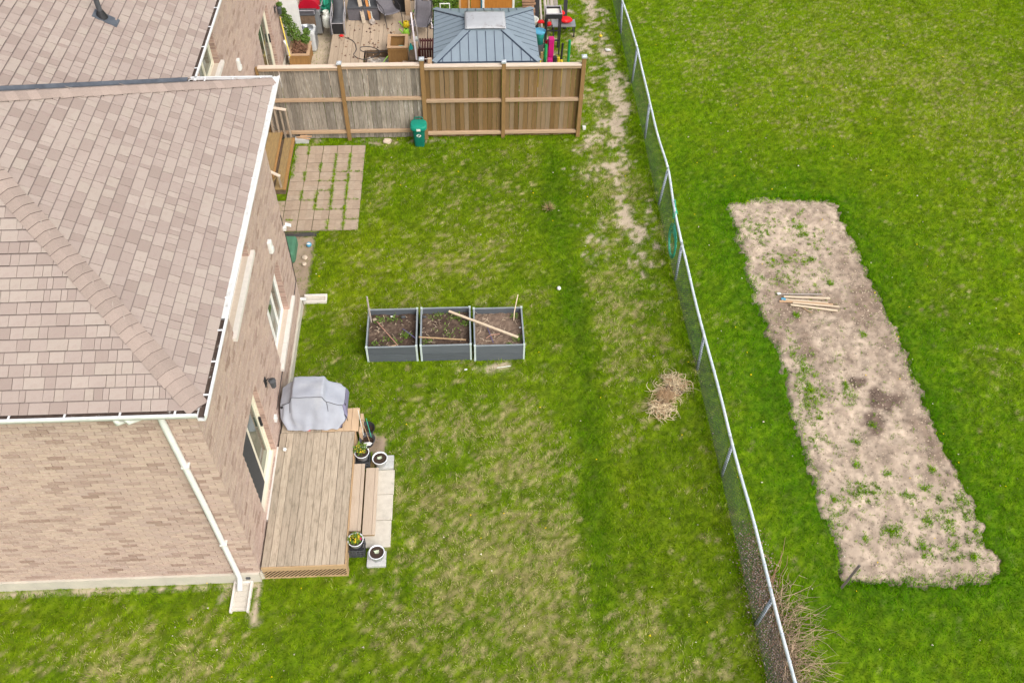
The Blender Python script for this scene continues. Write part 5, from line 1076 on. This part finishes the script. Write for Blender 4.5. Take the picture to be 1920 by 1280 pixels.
foliage([(-5.4, 26.9, .55, .2), (-5.45, 26.95, .72, .16), (-5.25, 26.9, .55, .16), (-5.5, 26.8, .52, .14)], 1100, 'needle_brown', ec, 'brown_crown')
# air conditioner
ac = thing('air_conditioner', 'grey outdoor air conditioner with round top fan grille', 'air conditioner', (-5.1, 27.5, 0)); soft(MB().box((-5.48, 27.5, .02), (-4.94, 28.1, .75)).build('case', 'ac_grey', ac), .07)
fg = MB()
for r in (.05, .09, .13, .17, .21): fg.lathe([(r, .755), (r+.012, .77), (r+.024, .755)], (-5.21, 27.8, 0), 24)
fg.build('fan_grille', 'steel', ac); MB().lathe([(.235, .753), (0, .753)], (-5.21, 27.8, 0), 24).build('fan_well', 'dark_grey', ac); MB().box((-4.95, 27.58, .08), (-4.925, 28.02, .68)).build('louvre_panel', 'steel', ac)
MB().tube([(-5.75, 26.7, .2), (-5.7, 26.6, .35), (-5.72, 26.55, .9), (-5.78, 26.6, 1.0)], .05, 8).build('white_drainpipe', 'white_trim', None, 'white elbow drainpipe against the wall behind the fence', 'pipe', smooth=True)
MB().bar((-5.62, 26.3, .6), (-5.85, 27.0, 1.6), .035, .035).build('orange_handle', 'yellow', None, 'orange broom handle leaning on the brick wall', 'handle')
# barbecue with red lid
bb = thing('red_barbecue', 'gas barbecue with red lid and steel side shelf behind the fence', 'barbecue', (-5.2, 28.8, 0))
soft(MB().box((-5.52, 28.55, .1), (-4.82, 29.8, .95)).build('cabinet', 'steel', bb), .02); soft(MB().box((-5.55, 28.2, .96), (-4.92, 28.6, 1.02)).build('side_shelf', 'dark_grey', bb), .015)
MB().tube([(-5.5, 28.2, 1.03), (-5.5, 28.22, 1.14), (-4.95, 28.22, 1.14), (-4.95, 28.2, 1.03)], .016, 6).build('towel_bar', 'tube_silver', bb); MB().box((-5.52, 28.19, .6), (-4.95, 28.22, .955)).build('shelf_front', 'bark', bb)
hd = MB(); n = 9
for i in range(n): 
    a = math.pi*i/(n-1); hd.v += [(-5.18+.36*math.cos(a), 28.62, .97+.36*math.sin(a)), (-5.18+.36*math.cos(a), 29.8, .97+.36*math.sin(a))]
hd.f = [(2*i, 2*i+1, 2*i+3, 2*i+2) for i in range(n-1)]+[tuple(2*i for i in range(n)), tuple(2*i+1 for i in reversed(range(n)))]; hd.build('lid', 'red_paint', bb, smooth=False)
MB().tube([(-4.82, 28.6, 1.1), (-4.74, 28.62, 1.12), (-4.74, 29.4, 1.12), (-4.82, 29.42, 1.1)], .015, 6).build('lid_handle', 'tube_silver', bb)
for k in range(5): MB().blob((-4.80, 28.5+k*.22, .80), .032, jit=0).build('knob', 'black', bb)
tk = thing('propane_tank', 'white propane tank beside the red barbecue', 'gas tank', (-4.62, 28.55, ND)); MB().lathe([(0, 0), (.12, 0), (.15, .05), (.16, .12), (.16, .34), (.12, .44), (.05, .48), (.05, .52)], (-4.62, 28.55, ND), 18).build('tank', 'tank_white', tk, smooth=True); MB().lathe([(.10, .44), (.10, .58), (.085, .58), (.085, .46)], (-4.62, 28.55, ND), 14).build('collar', 'tank_white', tk)
gc_ = MB(); gc_.blob((-4.72, 29.4, .85), .32, (.7, 1.5, 1.2), .18, 3).build('teal_cover', 'teal_cloth', None, 'crumpled teal-green tarpaulin beside the red barbecue', 'tarpaulin')
# dark sling recliner
def recliner(x0, x1, y0, label):
    t = thing('sling_recliner', label, 'chair', ((x0+x1)/2, y0+.4, ND)); z = ND
    pro = [(y0, z+.42), (y0+.35, z+.40), (y0+.60, z+.44), (y0+.85, z+.85), (y0+1.05, z+1.25)]
    s = MB(); s.v = [(x, a, b_) for a, b_ in pro for x in (x0+.04, x1-.04)]; s.f = [(2*i, 2*i+1, 2*i+3, 2*i+2) for i in range(4)]; o = s.build('sling', 'dark_grey', t, smooth=True); sm_ = o.modifiers.new('t', 'SOLIDIFY'); sm_.thickness = .012
    MB().box((x0+.04, y0-.01, z+.02), (x1-.04, y0+.01, z+.40)).build('front_panel', 'black', t)
    for x in (x0, x1):
        MB().tube([(x, y0-.02, z), (x, y0, z+.45), (x, y0+.05, z+.62), (x, y0+.72, z+.66)], .018, 6).build('arm', 'tube_silver', t); MB().tube([(x, a, b_) for a, b_ in pro], .018, 6).build('side_tube', 'tube_silver', t); MB().tube([(x, y0+.85, z), (x, y0+.75, z+.4), (x, y0+.80, z+.8)], .016, 6).build('leg', 'tube_dark', t)
    sp_ = MB(); sp_.add([(x0-.03, y0-.05, z), (x0-.03, y0+.8, z), (x0-.03, y0+.8, z+.62), (x0-.03, y0-.02, z+.5)], [(0, 1, 2, 3)]); q = sp_.build('side_panel', 'dark_grey', t); q.modifiers.new('t', 'SOLIDIFY').thickness = .02
    MB().tube([(x0, y0+.0, z+.40), (x1, y0+.0, z+.40)], .014, 6).build('cross_tube', 'tube_silver', t); MB().tube([(x0, y0+1.05, z+1.25), (x1, y0+1.05, z+1.25)], .02, 6).build('head_tube', 'tube_silver', t)
recliner(-4.42, -3.98, 28.05, 'dark sling recliner facing the fence on the neighbour deck')
for x0, x1, lb in ((-3.93, -3.42, 'dark wicker storage bench, half nearer the recliner'), (-3.38, -2.85, 'dark wicker storage bench, half nearer the sling chair')):
    t = thing('storage_bench', lb, 'bench', ((x0+x1)/2, 29.2, ND), 'dark storage benches on the neighbour deck'); MB().box((x0, 28.95, ND), (x1, 29.55, ND+.42)).build('body', 'sling_grey', t); soft(MB().box((x0-.01, 28.93, ND+.425), (x1+.01, 29.57, ND+.47)).build('lid', 'dark_grey', t), .01)
MB().bar((-3.38, 28.75, ND), (-3.62, 29.5, 1.5), .13, .03).build('leaning_plank', 'deck_wood', None, 'brown plank leaning against the storage bench', 'plank')
MB().bar((-3.16, 28.8, ND+.1), (-3.40, 29.55, 1.6), .09, .03).build('leaning_plank', 'orange_wood', None, 'orange-stained plank leaning against the storage bench', 'plank')
br = thing('floor_mop', 'mop with grey head leaning on the storage bench', 'mop', (-3.10, 28.75, ND)); MB().tube([(-3.09, 28.8, ND+.1), (-3.27, 29.5, 1.5)], .014, 6).build('handle', 'tank_white', br); MB().blob((-3.08, 28.74, ND+.07), .11, (.9, 1, .9), .3, 2).build('head', 'lumber_grey', br)
# sling armchairs
def armchair(c, rz, label, zs=1):
    t = thing('sling_armchair', label, 'chair', c, 'grey sling armchairs on the neighbour deck'); R = Matrix.Rotation(rz, 3, 'Z'); C = Vector(c); W = lambda x, y, z: C+R @ Vector((x, y, z))
    pro = [(-.28, .44), (-.22, .45), (0, .40), (.20, .40), (.27, .46), (.38, .75), (.46, 1.0)]
    s = MB(); m_ = 6
    for a, b_ in pro:
        for k in range(m_+1): u = -1+2*k/m_; s.v.append(W(u*.27, a, b_+.03*u*u-.02))
    s.f = [(i*(m_+1)+k, i*(m_+1)+k+1, (i+1)*(m_+1)+k+1, (i+1)*(m_+1)+k) for i in range(len(pro)-1) for k in range(m_)]; o = s.build('sling', 'sling_grey', t, smooth=True); o.modifiers.new('t', 'SOLIDIFY').thickness = .008
    for u in (-.29, .29):
        MB().tube([W(u, a, b_+.01) for a, b_ in pro], .014, 6).build('side_tube', 'tube_silver' if u < 0 else 'tube_dark', t)
        MB().tube([W(u*1.05, -.36, 0), W(u*1.06, -.33, .2), W(u*1.06, -.26, .45), W(u*1.06, -.20, .62), W(u*1.06, .0, .66), W(u*1.06, .25, .64), W(u*1.02, .36, .70)], .014, 6).build('arm', 'tube_dark', t)
        MB().tube([W(u*1.05, .46, 0), W(u*1.05, .38, .2), W(u*1.03, .22, .40)], .014, 6).build('leg', 'tube_dark', t)
    MB().tube([W(-.29, .46, 1.0), W(-.15, .48, 1.05), W(.15, .48, 1.05), W(.29, .46, 1.0)], .014, 6).build('top_tube', 'tube_dark', t)
armchair((-2.48, 28.85, ND), math.radians(28), 'grey sling armchair turned sideways before the black post'); armchair((-1.38, 28.0, ND), math.radians(-14), 'grey sling armchair behind the slatted maroon bench')
soft(MB().box((-2.35, 29.5, ND), (-1.98, 29.8, 2.2)).build('black_cabinet', 'black', None, 'tall black cabinet at the back of the neighbour deck', 'cabinet'), .01)
MB().box((-1.96, 29.25, ND), (-1.78, 29.4, 2.3)).build('wooden_post', 'wood_rail', None, 'square pale wooden post at the deck\'s back edge', 'post')
q = MB(); q.box((-3.0, 30.3, .0), (-1.2, 30.35, 1.7)); bk = thing('dark_fence', 'dark slatted screen at the far side of the neighbour deck', 'screen', (-2.1, 30.3, 0)); q.build('panel', 'dark_gap', bk)
for k in range(9): MB().box((-2.95+k*.2, 30.26, .1), (-2.93+k*.2, 30.29, 1.6)).build('slat', 'bamboo', bk)
def can(c, m_, m2, label):
    t = thing('watering_can', label, 'watering can', c, 'green watering cans on the neighbour deck'); MB().lathe([(0, 0), (.10, 0), (.115, .10), (.09, .22), (.06, .24), (.05, .23)], c, 16).build('body', m_, t, smooth=True)
    c = Vector(c); MB().tube([c+Vector((-.10, -.02, .06)), c+Vector((-.18, -.05, .2)), c+Vector((-.22, -.06, .26))], [.025, .018, .03], 8).build('spout', m2, t); MB().tube([c+Vector((.08, 0, .20)), c+Vector((.13, 0, .25)), c+Vector((.15, 0, .14)), c+Vector((.11, 0, .06))], .014, 6).build('handle', m_, t)
can((-1.92, 28.45, ND), 'yellow', 'lime', 'lime and yellow watering can between the two sling armchairs'); can((-1.90, 27.95, ND), 'lime', 'lime', 'lime green watering can nearest the empty cedar planter'); can((-1.45, 28.9, ND+.15), 'lime', 'lime', 'lime green can on the ledge behind the second armchair')
MB().box((-1.75, 28.75, ND), (-1.1, 29.05, ND+.14)).build('wood_ledge', 'old_step_wood', None, 'mossy wooden ledge under the farthest watering can', 'ledge')
sb2 = thing('slatted_bench', 'dark maroon slatted bench beside the gazebo roof', 'bench', (-1.15, 26.7, 0))
for k in range(8): MB().box((-1.42+k*.085, 26.3, .80), (-1.365+k*.085, 26.95, .825)).build('seat_slat', 'maroon', sb2); MB().box((-1.42+k*.085, 26.25, .25), (-1.365+k*.085, 26.27, .80)).build('back_slat', 'maroon', sb2)
for yy in (26.33, 26.85): MB().box((-1.44, yy, .76), (-.74, yy+.06, .797)).build('seat_rail', 'maroon', sb2)
for xx in (-1.46, -.76):
    for yy in (26.28, 26.88): MB().box((xx, yy, 0), (xx+.05, yy+.05, .80)).build('leg', 'maroon', sb2)
soft(MB().box((-1.55, 26.75, .82), (-1.45, 26.95, .9)).build('white_tub', 'tank_white', None, 'white plastic tub at the left end of the maroon bench', 'tub'), .01)
MB().bar((-1.47, 25.5, .9), (-1.63, 26.9, 1.75), .05, .05).build('pale_pole', 'pale_pole', None, 'pale pole leaning left of the maroon bench', 'pole', 'pale poles on the neighbour deck'); MB().bar((-1.02, 28.3, .4), (-1.22, 29.9, 1.5), .05, .05).build('pale_pole', 'pale_pole', None, 'pale pole slanting behind the second armchair toward the gazebo', 'pole', 'pale poles on the neighbour deck'); MB().bar((-1.42, 29.2, .4), (-1.46, 29.5, 2.0), .07, .05).build('pale_pole', 'pale_pole', None, 'upright pale pole beside the farthest watering can', 'pole', 'pale poles on the neighbour deck')
MB().bar((-1.38, 26.2, .95), (-1.56, 27.6, 1.2), .035, .035).build('thin_lath', 'lumber_grey', None, 'thin lath crossing the pale pole by the maroon bench', 'lath')
soft(MB().box((-1.72, 25.7, 0), (-1.52, 26.6, .8)).build('brown_board', 'bark', None, 'brown board standing beside the maroon bench', 'board'), .01)
MB().lathe([(0, 0), (.06, 0), (.07, .1), (.07, .25), (.03, .32), (.03, .36)], (-1.68, 26.35, .62), 12).build('teal_bottle', 'teal', None, 'teal bottle between the cedar planter and brown board', 'bottle', smooth=True)
MB().blob((-1.68, 25.72, .55), .08, (1, 1, .9), .25, 2).build('blue_scrap', 'blue', None, 'blue scrap low between planter and pole behind the fence', 'scrap')
MB().blob((-2.52, 26.1, .24), .14, (1.4, .8, .7), .35, 2).build('blue_tarp', 'blue', None, 'crumpled blue tarpaulin beside the cedar planter', 'tarpaulin')
gb = thing('green_broom', 'broom with green head lying toward the deck cut-out', 'broom', (-2.7, 26.1, .2)); MB().tube([(-2.80, 25.95, .25), (-2.42, 26.45, .55)], .013, 6).build('handle', 'lime', gb); MB().blob((-2.84, 25.9, .22), .09, (1, .6, .7), .2, 1).build('head', 'teal_cloth', gb)
hz = thing('black_hose', 'thin black hose looping over the neighbour deck', 'hose', (-3, 26.8, ND)); pts = [(-4.2, 27.95, ND), (-3.7, 27.6, ND), (-3.55, 27.1, ND), (-3.6, 26.7, ND), (-3.3, 26.45, ND), (-2.95, 26.55, ND+.02), (-2.75, 26.9, ND), (-3.05, 27.2, ND), (-3.4, 27.2, ND), (-3.35, 26.95, ND), (-3.0, 26.85, ND), (-2.6, 26.9, ND), (-2.45, 26.6, ND+.02), (-2.7, 26.3, .25), (-3.05, 26.2, .12), (-3.15, 25.95, .1)]
def smooth_path(p, n=6):
    out = []; P = [Vector(q) for q in p]
    for i in range(len(P)-1):
        a, b_, c_, d = P[max(i-1, 0)], P[i], P[i+1], P[min(i+2, len(P)-1)]
        for k in range(n): t_ = k/n; out.append(.5*((2*b_)+(c_-a)*t_+(2*a-5*b_+4*c_-d)*t_*t_+(3*b_-a-3*c_+d)*t_**3)+Vector((0, 0, .014)))
    return out+[P[-1]]
MB().tube(smooth_path(pts), .013, 6).build('tube', 'hose_black', hz); MB().blob((-4.1, 27.9, ND+.03), .06, (1.4, .8, .8), .1, 2).build('nozzle', 'red_bright', hz)
MB().blob((-4.05, 28.9, ND+.9), .05, (1, 1, .7), .2).build('scrap', 'white_trim', None, 'white scrap on the arm of the dark recliner', 'scrap')

# ---- gazebo
gz0 = thing('metal_gazebo', 'gazebo with blue-grey metal hip roof and clouded vent dome', 'gazebo', (.69, 24.35, 0)); EZ = 2.45; gx0, gx1, gy0, gy1 = -.83, 2.21, 22.84, 25.86; cx, cy = (gx0+gx1)/2, (gy0+gy1)/2; tx_, ty_ = .53, .36; TZ = 2.81
A = [(gx0, gy0, EZ), (gx1, gy0, EZ), (gx1, gy1, EZ), (gx0, gy1, EZ)]; T = [(cx-tx_, cy-ty_, TZ), (cx+tx_, cy-ty_, TZ), (cx+tx_, cy+ty_, TZ), (cx-tx_, cy+ty_, TZ)]
for i in range(4):
    a, b_, c_, d = Vector(A[i]), Vector(A[(i+1) % 4]), Vector(T[(i+1) % 4]), Vector(T[i]); q = MB().add([a, b_, c_, d], [(0, 1, 2, 3)]).build('roof_panel', 'roof_metal', gz0); sm_ = q.modifiers.new('t', 'SOLIDIFY'); sm_.thickness = .02
    nn = (b_-a).cross(d-a).normalized(); sm2 = MB(); N_ = 12
    U = (b_-a); L = U.length; U.normalize(); up_ = ((c_+d)/2-(a+b_)/2); 
    for k in range(1, N_):
        u = L*k/N_; base = a+U*u; du = (d-a).dot(U); cu = (c_-a).dot(U); f_ = min(1, u/du if u < du else 1, (L-u)/(L-cu) if u > cu else 1); Vd = up_.normalized()*up_.length*f_
        e = base+Vd; MB().bar(base+nn*.008, e+nn*.008, .014 if i in (0, 2) else .022, .016, nn).build('seam', 'roof_seam' if i in (0, 2) else 'roof_groove', q)
    pass
for i in range(4):
    a, d = Vector(A[i]), Vector(T[i]); MB().bar(a+Vector((0, 0, .012)), d+Vector((0, 0, .012)), .17, .022).build('hip_trim', 'roof_metal', gz0)
    off = Vector((.09 if i in (0, 3) else -.09, 0, .002)); 
for i in (0, 1):
    a, d = Vector(A[i]), Vector(T[i]); sx = 1 if i == 0 else -1; MB().bar(a+Vector((.13*sx, .0, .01)), d+Vector((.10*sx, -.03, .01)), .018, .022).build('hip_shadow_gap', 'roof_seam', gz0)
for i in (2, 3):
    a, d = Vector(A[i]), Vector(T[i]); MB().bar(a+Vector((0, -.13, .012)), d+Vector((0, -.12, .012)), .02, .02).build('hip_shadow_gap', 'roof_seam', gz0)
for i in range(4):
    a, b_ = Vector(A[i]), Vector(A[(i+1) % 4]); MB().bar(a-Vector((0, 0, .04)), b_-Vector((0, 0, .04)), .03, .07).build('eave_trim', 'roof_metal', gz0)
MB().bar((gx0+.1, gy0-.012, EZ+.005), (gx1-.1, gy0-.012, EZ+.005), .014, .03).build('eave_shadow_strip', 'roof_seam', gz0)
tp = MB(); n1_, n2_ = 12, 8
tp.box((cx-tx_-.03, cy-ty_-.06, TZ-.02), (cx+tx_+.03, cy+ty_+.02, TZ+.02)); tp.build('top_frame', 'roof_metal', gz0)
dm = MB(); n = 14
for j in range(9):
    for i in range(n+1):
        u, v = -1+2*i/n, -1+2*j/8; dm.v.append((cx+u*.60, cy+.06+v*.50, TZ+.05+.07*(1-u*u*.6)*(1-v*v*.7)))
dm.f = [(j*(n+1)+i, j*(n+1)+i+1, (j+1)*(n+1)+i+1, (j+1)*(n+1)+i) for j in range(8) for i in range(n)]; do = dm.build('vent_dome', 'dome_plastic', gz0, smooth=True); do.modifiers.new('t', 'SOLIDIFY').thickness = -.015
for u in np.linspace(-.55, .55, 5):
    for v in (-.44, .52): MB().blob((cx+u, cy+.06+v, TZ+.085), .012, jit=0).build('bolt', 'dark_grey', do)
for sx in (gx0+.2, gx1-.3):
    for sy in (gy0+.25, gy1-.35): MB().box((sx, sy, 0), (sx+.1, sy+.1, EZ+.02)).build('post', 'dark_grey', gz0)
MB().tube([(-.9, 22.75, 2.62), (-1.1, 22.65, 2.68)], .01, 4).build('tie_wire', 'lumber_grey', gz0)
MB().box((-1.0, 22.72, 0), (-.88, 22.82, 2.62)).build('wooden_post', 'wood_rail', None, 'pale wooden post behind the fence beside the gazebo corner', 'post')

# ---- clutter right of the gazebo and behind it
stn = thing('metal_stand', 'tall black metal stand with a square tray of grit', 'stand', (3.05, 27.6, 0)); tz_ = 1.35
for sx in (2.82, 3.28):
    for sy in (27.2, 27.65): MB().bar((sx, sy, 0), (sx, sy, tz_), .045, .045).build('leg', 'black', stn)
for e in (((2.78, 27.15), (3.32, 27.19)), ((2.78, 27.66), (3.32, 27.70)), ((2.78, 27.19), (2.82, 27.66)), ((3.28, 27.19), (3.32, 27.66))): MB().box((*e[0], tz_), (*e[1], tz_+.16)).build('tray_side', 'black', stn); MB().box((*e[0], tz_+.161), (*e[1], tz_+.175)).build('tray_rim', 'tube_silver', stn)
MB().box((2.82, 27.19, tz_+.02), (3.28, 27.66, tz_+.09)).build('grit', 'stone_sill', stn); MB().bar((2.82, 27.2, .55), (3.28, 27.2, .55), .04, .04).build('crossbar', 'black', stn); MB().bar((2.82, 27.2, .9), (3.28, 27.2, .9), .03, .03).build('crossbar', 'black', stn)
def block(name, lo, hi, m_, label, cat, r=.03, group=None): return soft(MB().box(lo, hi).build(name, m_, None, label, cat, group), r)
MB().blob((3.62, 28.55, .55), .20, (1.2, .9, .45), .1, 2).build('red_cushion', 'red_bright', None, 'larger red cushion on the bench right of the black stand', 'cushion', 'red cushions'); MB().blob((3.45, 28.75, .68), .16, (1, .9, .5), .1, 2).build('red_cushion', 'red_bright', None, 'upper red cushion resting on the larger one', 'cushion', 'red cushions'); MB().blob((2.75, 28.5, .5), .12, (1.1, .8, .5), .2, 2).build('red_cloth', 'red_bright', None, 'small red cloth left of the black stand', 'cloth'); MB().blob((3.0, 28.35, .5), .11, (1, .6, .8), .25, 2).build('red_bag', 'red_bright', None, 'red bag seen between the stand legs', 'bag')
tb = thing('low_bench', 'low metal bench carrying the red cushions', 'bench', (3.55, 28.5, 0)); MB().box((3.15, 28.3, .40), (3.95, 28.75, .44)).build('seat', 'steel', tb)
for sx in (3.17, 3.89):
    for sy in (28.32, 28.7): MB().box((sx, sy, 0), (sx+.04, sy+.04, .40)).build('leg', 'tube_dark', tb)
q = thing('teal_bucket', 'teal and white bucket behind the gazebo\'s right edge', 'bucket', (2.55, 27.6, 0)); MB().lathe([(0, 0), (.14, 0), (.18, .40), (.19, .42), (.17, .42)], (2.6, 27.3, .4), 18).build('body', 'teal', q, smooth=True); MB().lathe([(.2, .40), (.21, .45), (.0, .46)], (2.6, 27.3, .4), 18).build('lid', 'sky_blue', q); MB().box((2.45, 27.15, 0), (2.75, 27.45, .4)).build('plinth', 'dark_grey', q)
MB().lathe([(0, 0), (.18, 0), (.25, .18), (.26, .2), (.22, .19), (.15, .04), (0, .04)], (2.42, 28.6, .35), 20).build('white_basin', 'tank_white', None, 'white basin of scraps beside the stacked logs', 'basin', smooth=True)
def upright(name, x, y, z0, z1, r, m_, label, cat, lean=(0, 0), n=8, group=None): return MB().tube([(x, y, z0), (x+lean[0], y+lean[1], z1)], r, n).build(name, m_, None, label, cat, group)
upright('green_post', 3.47, 26.0, 0, 1.25, .045, 'green_post', 'green post standing alone in the grass behind the fence', 'post'); upright('green_post', 2.62, 25.4, 0, 1.35, .05, 'green_post', 'dark green post beside the gazebo\'s right eave', 'post', (.05, .2)); upright('black_post', 3.18, 25.8, 0, 1.20, .035, 'black', 'slim black post between the magenta and green posts', 'post', (.06, .1))
for i, (xx, h) in enumerate(((3.06, 1.05), (3.16, .95), (2.46, .98))): MB().tube([(xx, 25.3, 0), (xx, 25.32, h)], .045, 8).build('yellow_shovel', 'yellow', None, ('taller yellow tool handle of the pair behind the fence', 'shorter yellow tool handle of the pair behind the fence', 'lone yellow tool handle beside the gazebo eave')[i], 'garden tool', 'yellow tools behind the fence')
block('magenta_panel', (2.74, 25.55, 0), (2.92, 25.75, 1.55), 'magenta', 'tall magenta panel standing behind the fence', 'panel', .02); block('magenta_panel', (2.70, 25.2, 0), (2.86, 25.34, 1.05), 'magenta', 'shorter magenta panel in front of the tall one', 'panel', .02, None); block('black_crate', (2.88, 25.2, 0), (3.0, 25.34, 1.12), 'black', 'narrow black crate beside the shorter magenta panel', 'crate', .02)
rp_ = thing('red_rack', 'red perforated rack leaning beside the magenta panel', 'rack', (2.66, 25.6, 0)); MB().bar((2.56, 25.4, 0), (2.70, 25.75, 1.40), .07, .05).build('upright', 'red_paint', rp_)
for k in range(6): f_ = .25+k*.12; MB().blob((2.56+.14*f_, 25.4+.35*f_-.03, 1.4*f_), .022, jit=0).build('hole', 'black', rp_)
block('brown_board', (2.50, 25.5, 0), (2.58, 25.6, 1.1), 'old_step_wood', 'brown weathered board beside the gazebo\'s front corner', 'board', .01)
for k in range(9):
    xx = 2.78+k*.072; MB().bar((xx+.10+random.uniform(-.05, .05), 29.0, 0), (xx-.06+random.uniform(-.04, .04), 30.1, 1.75), .06, .025).build('leaning_board', 'lumber_grey', None, ('first','second','third','fourth','fifth','sixth','seventh','eighth','ninth')[k]+' grey leaning board from the left, between two black posts', 'board', 'leaning weathered boards')
for xx, lb in ((2.62, 'thick black post left of the leaning boards'), (3.62, 'thick black post right of the leaning boards')): MB().bar((xx+.02, 28.9, 0), (xx+.05, 29.6, 2.1), .13, .10).build('black_post', 'black', None, lb, 'post')
for k in range(8): MB().tube([(2.12+random.uniform(-.03, .03), 28.9+random.uniform(-.03, .03), .55+k*.10), (2.55+random.uniform(-.03, .03), 28.9, .55+k*.10)], .05, 8).build('log', 'log', None, ('first','second','third','fourth','fifth','sixth','seventh','eighth','ninth')[k]+' log from the bottom of the stack behind the gazebo', 'log', 'stacked logs behind the gazebo')
MB().box((2.1, 28.75, 0), (2.58, 29.05, .5)).build('log_plinth', 'bark', None, 'dark timber base under the stacked logs', 'base')
block('dark_crate', (2.5, 29.3, 0), (2.75, 29.7, .95), 'dark_grey', 'dark crate beside the stacked logs', 'crate', .02)
def cabinet(x0, x1, y, z0, z1, label, frame, inner):
    t = thing('framed_panel', label, 'panel', ((x0+x1)/2, y, 0)); b_ = .07
    for e in (((x0, z0), (x1, z0+b_)), ((x0, z1-b_), (x1, z1)), ((x0, z0+b_), (x0+b_, z1-b_)), ((x1-b_, z0+b_), (x1, z1-b_))): MB().box((e[0][0], y, e[0][1]), (e[1][0], y+.05, e[1][1])).build('frame', frame, t)
    MB().box((x0+b_, y+.02, z0+b_), (x1-b_, y+.04, z1-b_)).build('panel', inner, t)
cabinet(.72, 1.82, 28.6, .5, 1.42, 'white framed orange wooden panel standing behind the gazebo', 'white_trim', 'orange_wood'); cabinet(-.08, .3, 28.6, .4, 1.48, 'small pale framed wooden panel behind the gazebo', 'cedar_light', 'orange_wood')
block('brown_cupboard', (.32, 28.7, 0), (.66, 29.1, 1.28), 'orange_wood', 'brown wooden cupboard between two framed panels', 'cupboard', .01); MB().box((-.12, 28.55, 0), (1.86, 29.2, .39)).build('work_bench', 'old_step_wood', None, 'long low wooden bench under the framed panels', 'bench')
block('blue_box', (.68, 29.3, 0), (1.0, 29.7, 1.05), 'sky_blue', 'pale blue box behind the brown cupboard', 'box', .02)
tr = thing('leafy_bush', 'leafy green bush behind the gazebo\'s left corner', 'bush', (-.6, 28.9, 0)); MB().tube([(-.6, 28.9, 0), (-.55, 28.9, .6), (-.6, 29, 1.1)], [.04, .03, .015], 6).build('trunk', 'bark', tr); foliage([(-.6, 28.9, .8, .42), (-.35, 29.2, 1.0, .35), (-.8, 29.2, 1.1, .35), (-.5, 29.5, 1.2, .35), (-.75, 28.6, .5, .3)], 3000, 'bush_green', tr, 'crown', .04, .09)
MB().tube([(-.72, 28.4, .9), (-.72, 28.4, 1.25), (-.40, 28.4, 1.25), (-.40, 28.4, .9)], .025, 6).build('tube_hoop', 'white_trim', None, 'white bent tube hoop before the leafy bush', 'hoop')
MB().blob((4.85, 28.3, .06), .06, (1, 1, .8), .1, 2).build('yellow_toy', 'yellow', None, 'small yellow toy by the far wire fence', 'toy'); MB().blob((5.0, 27.4, .05), .09, (1.3, .7, .5), .3).build('scrap', 'white_trim', None, 'white scrap at the foot of the far wire fence post', 'scrap')
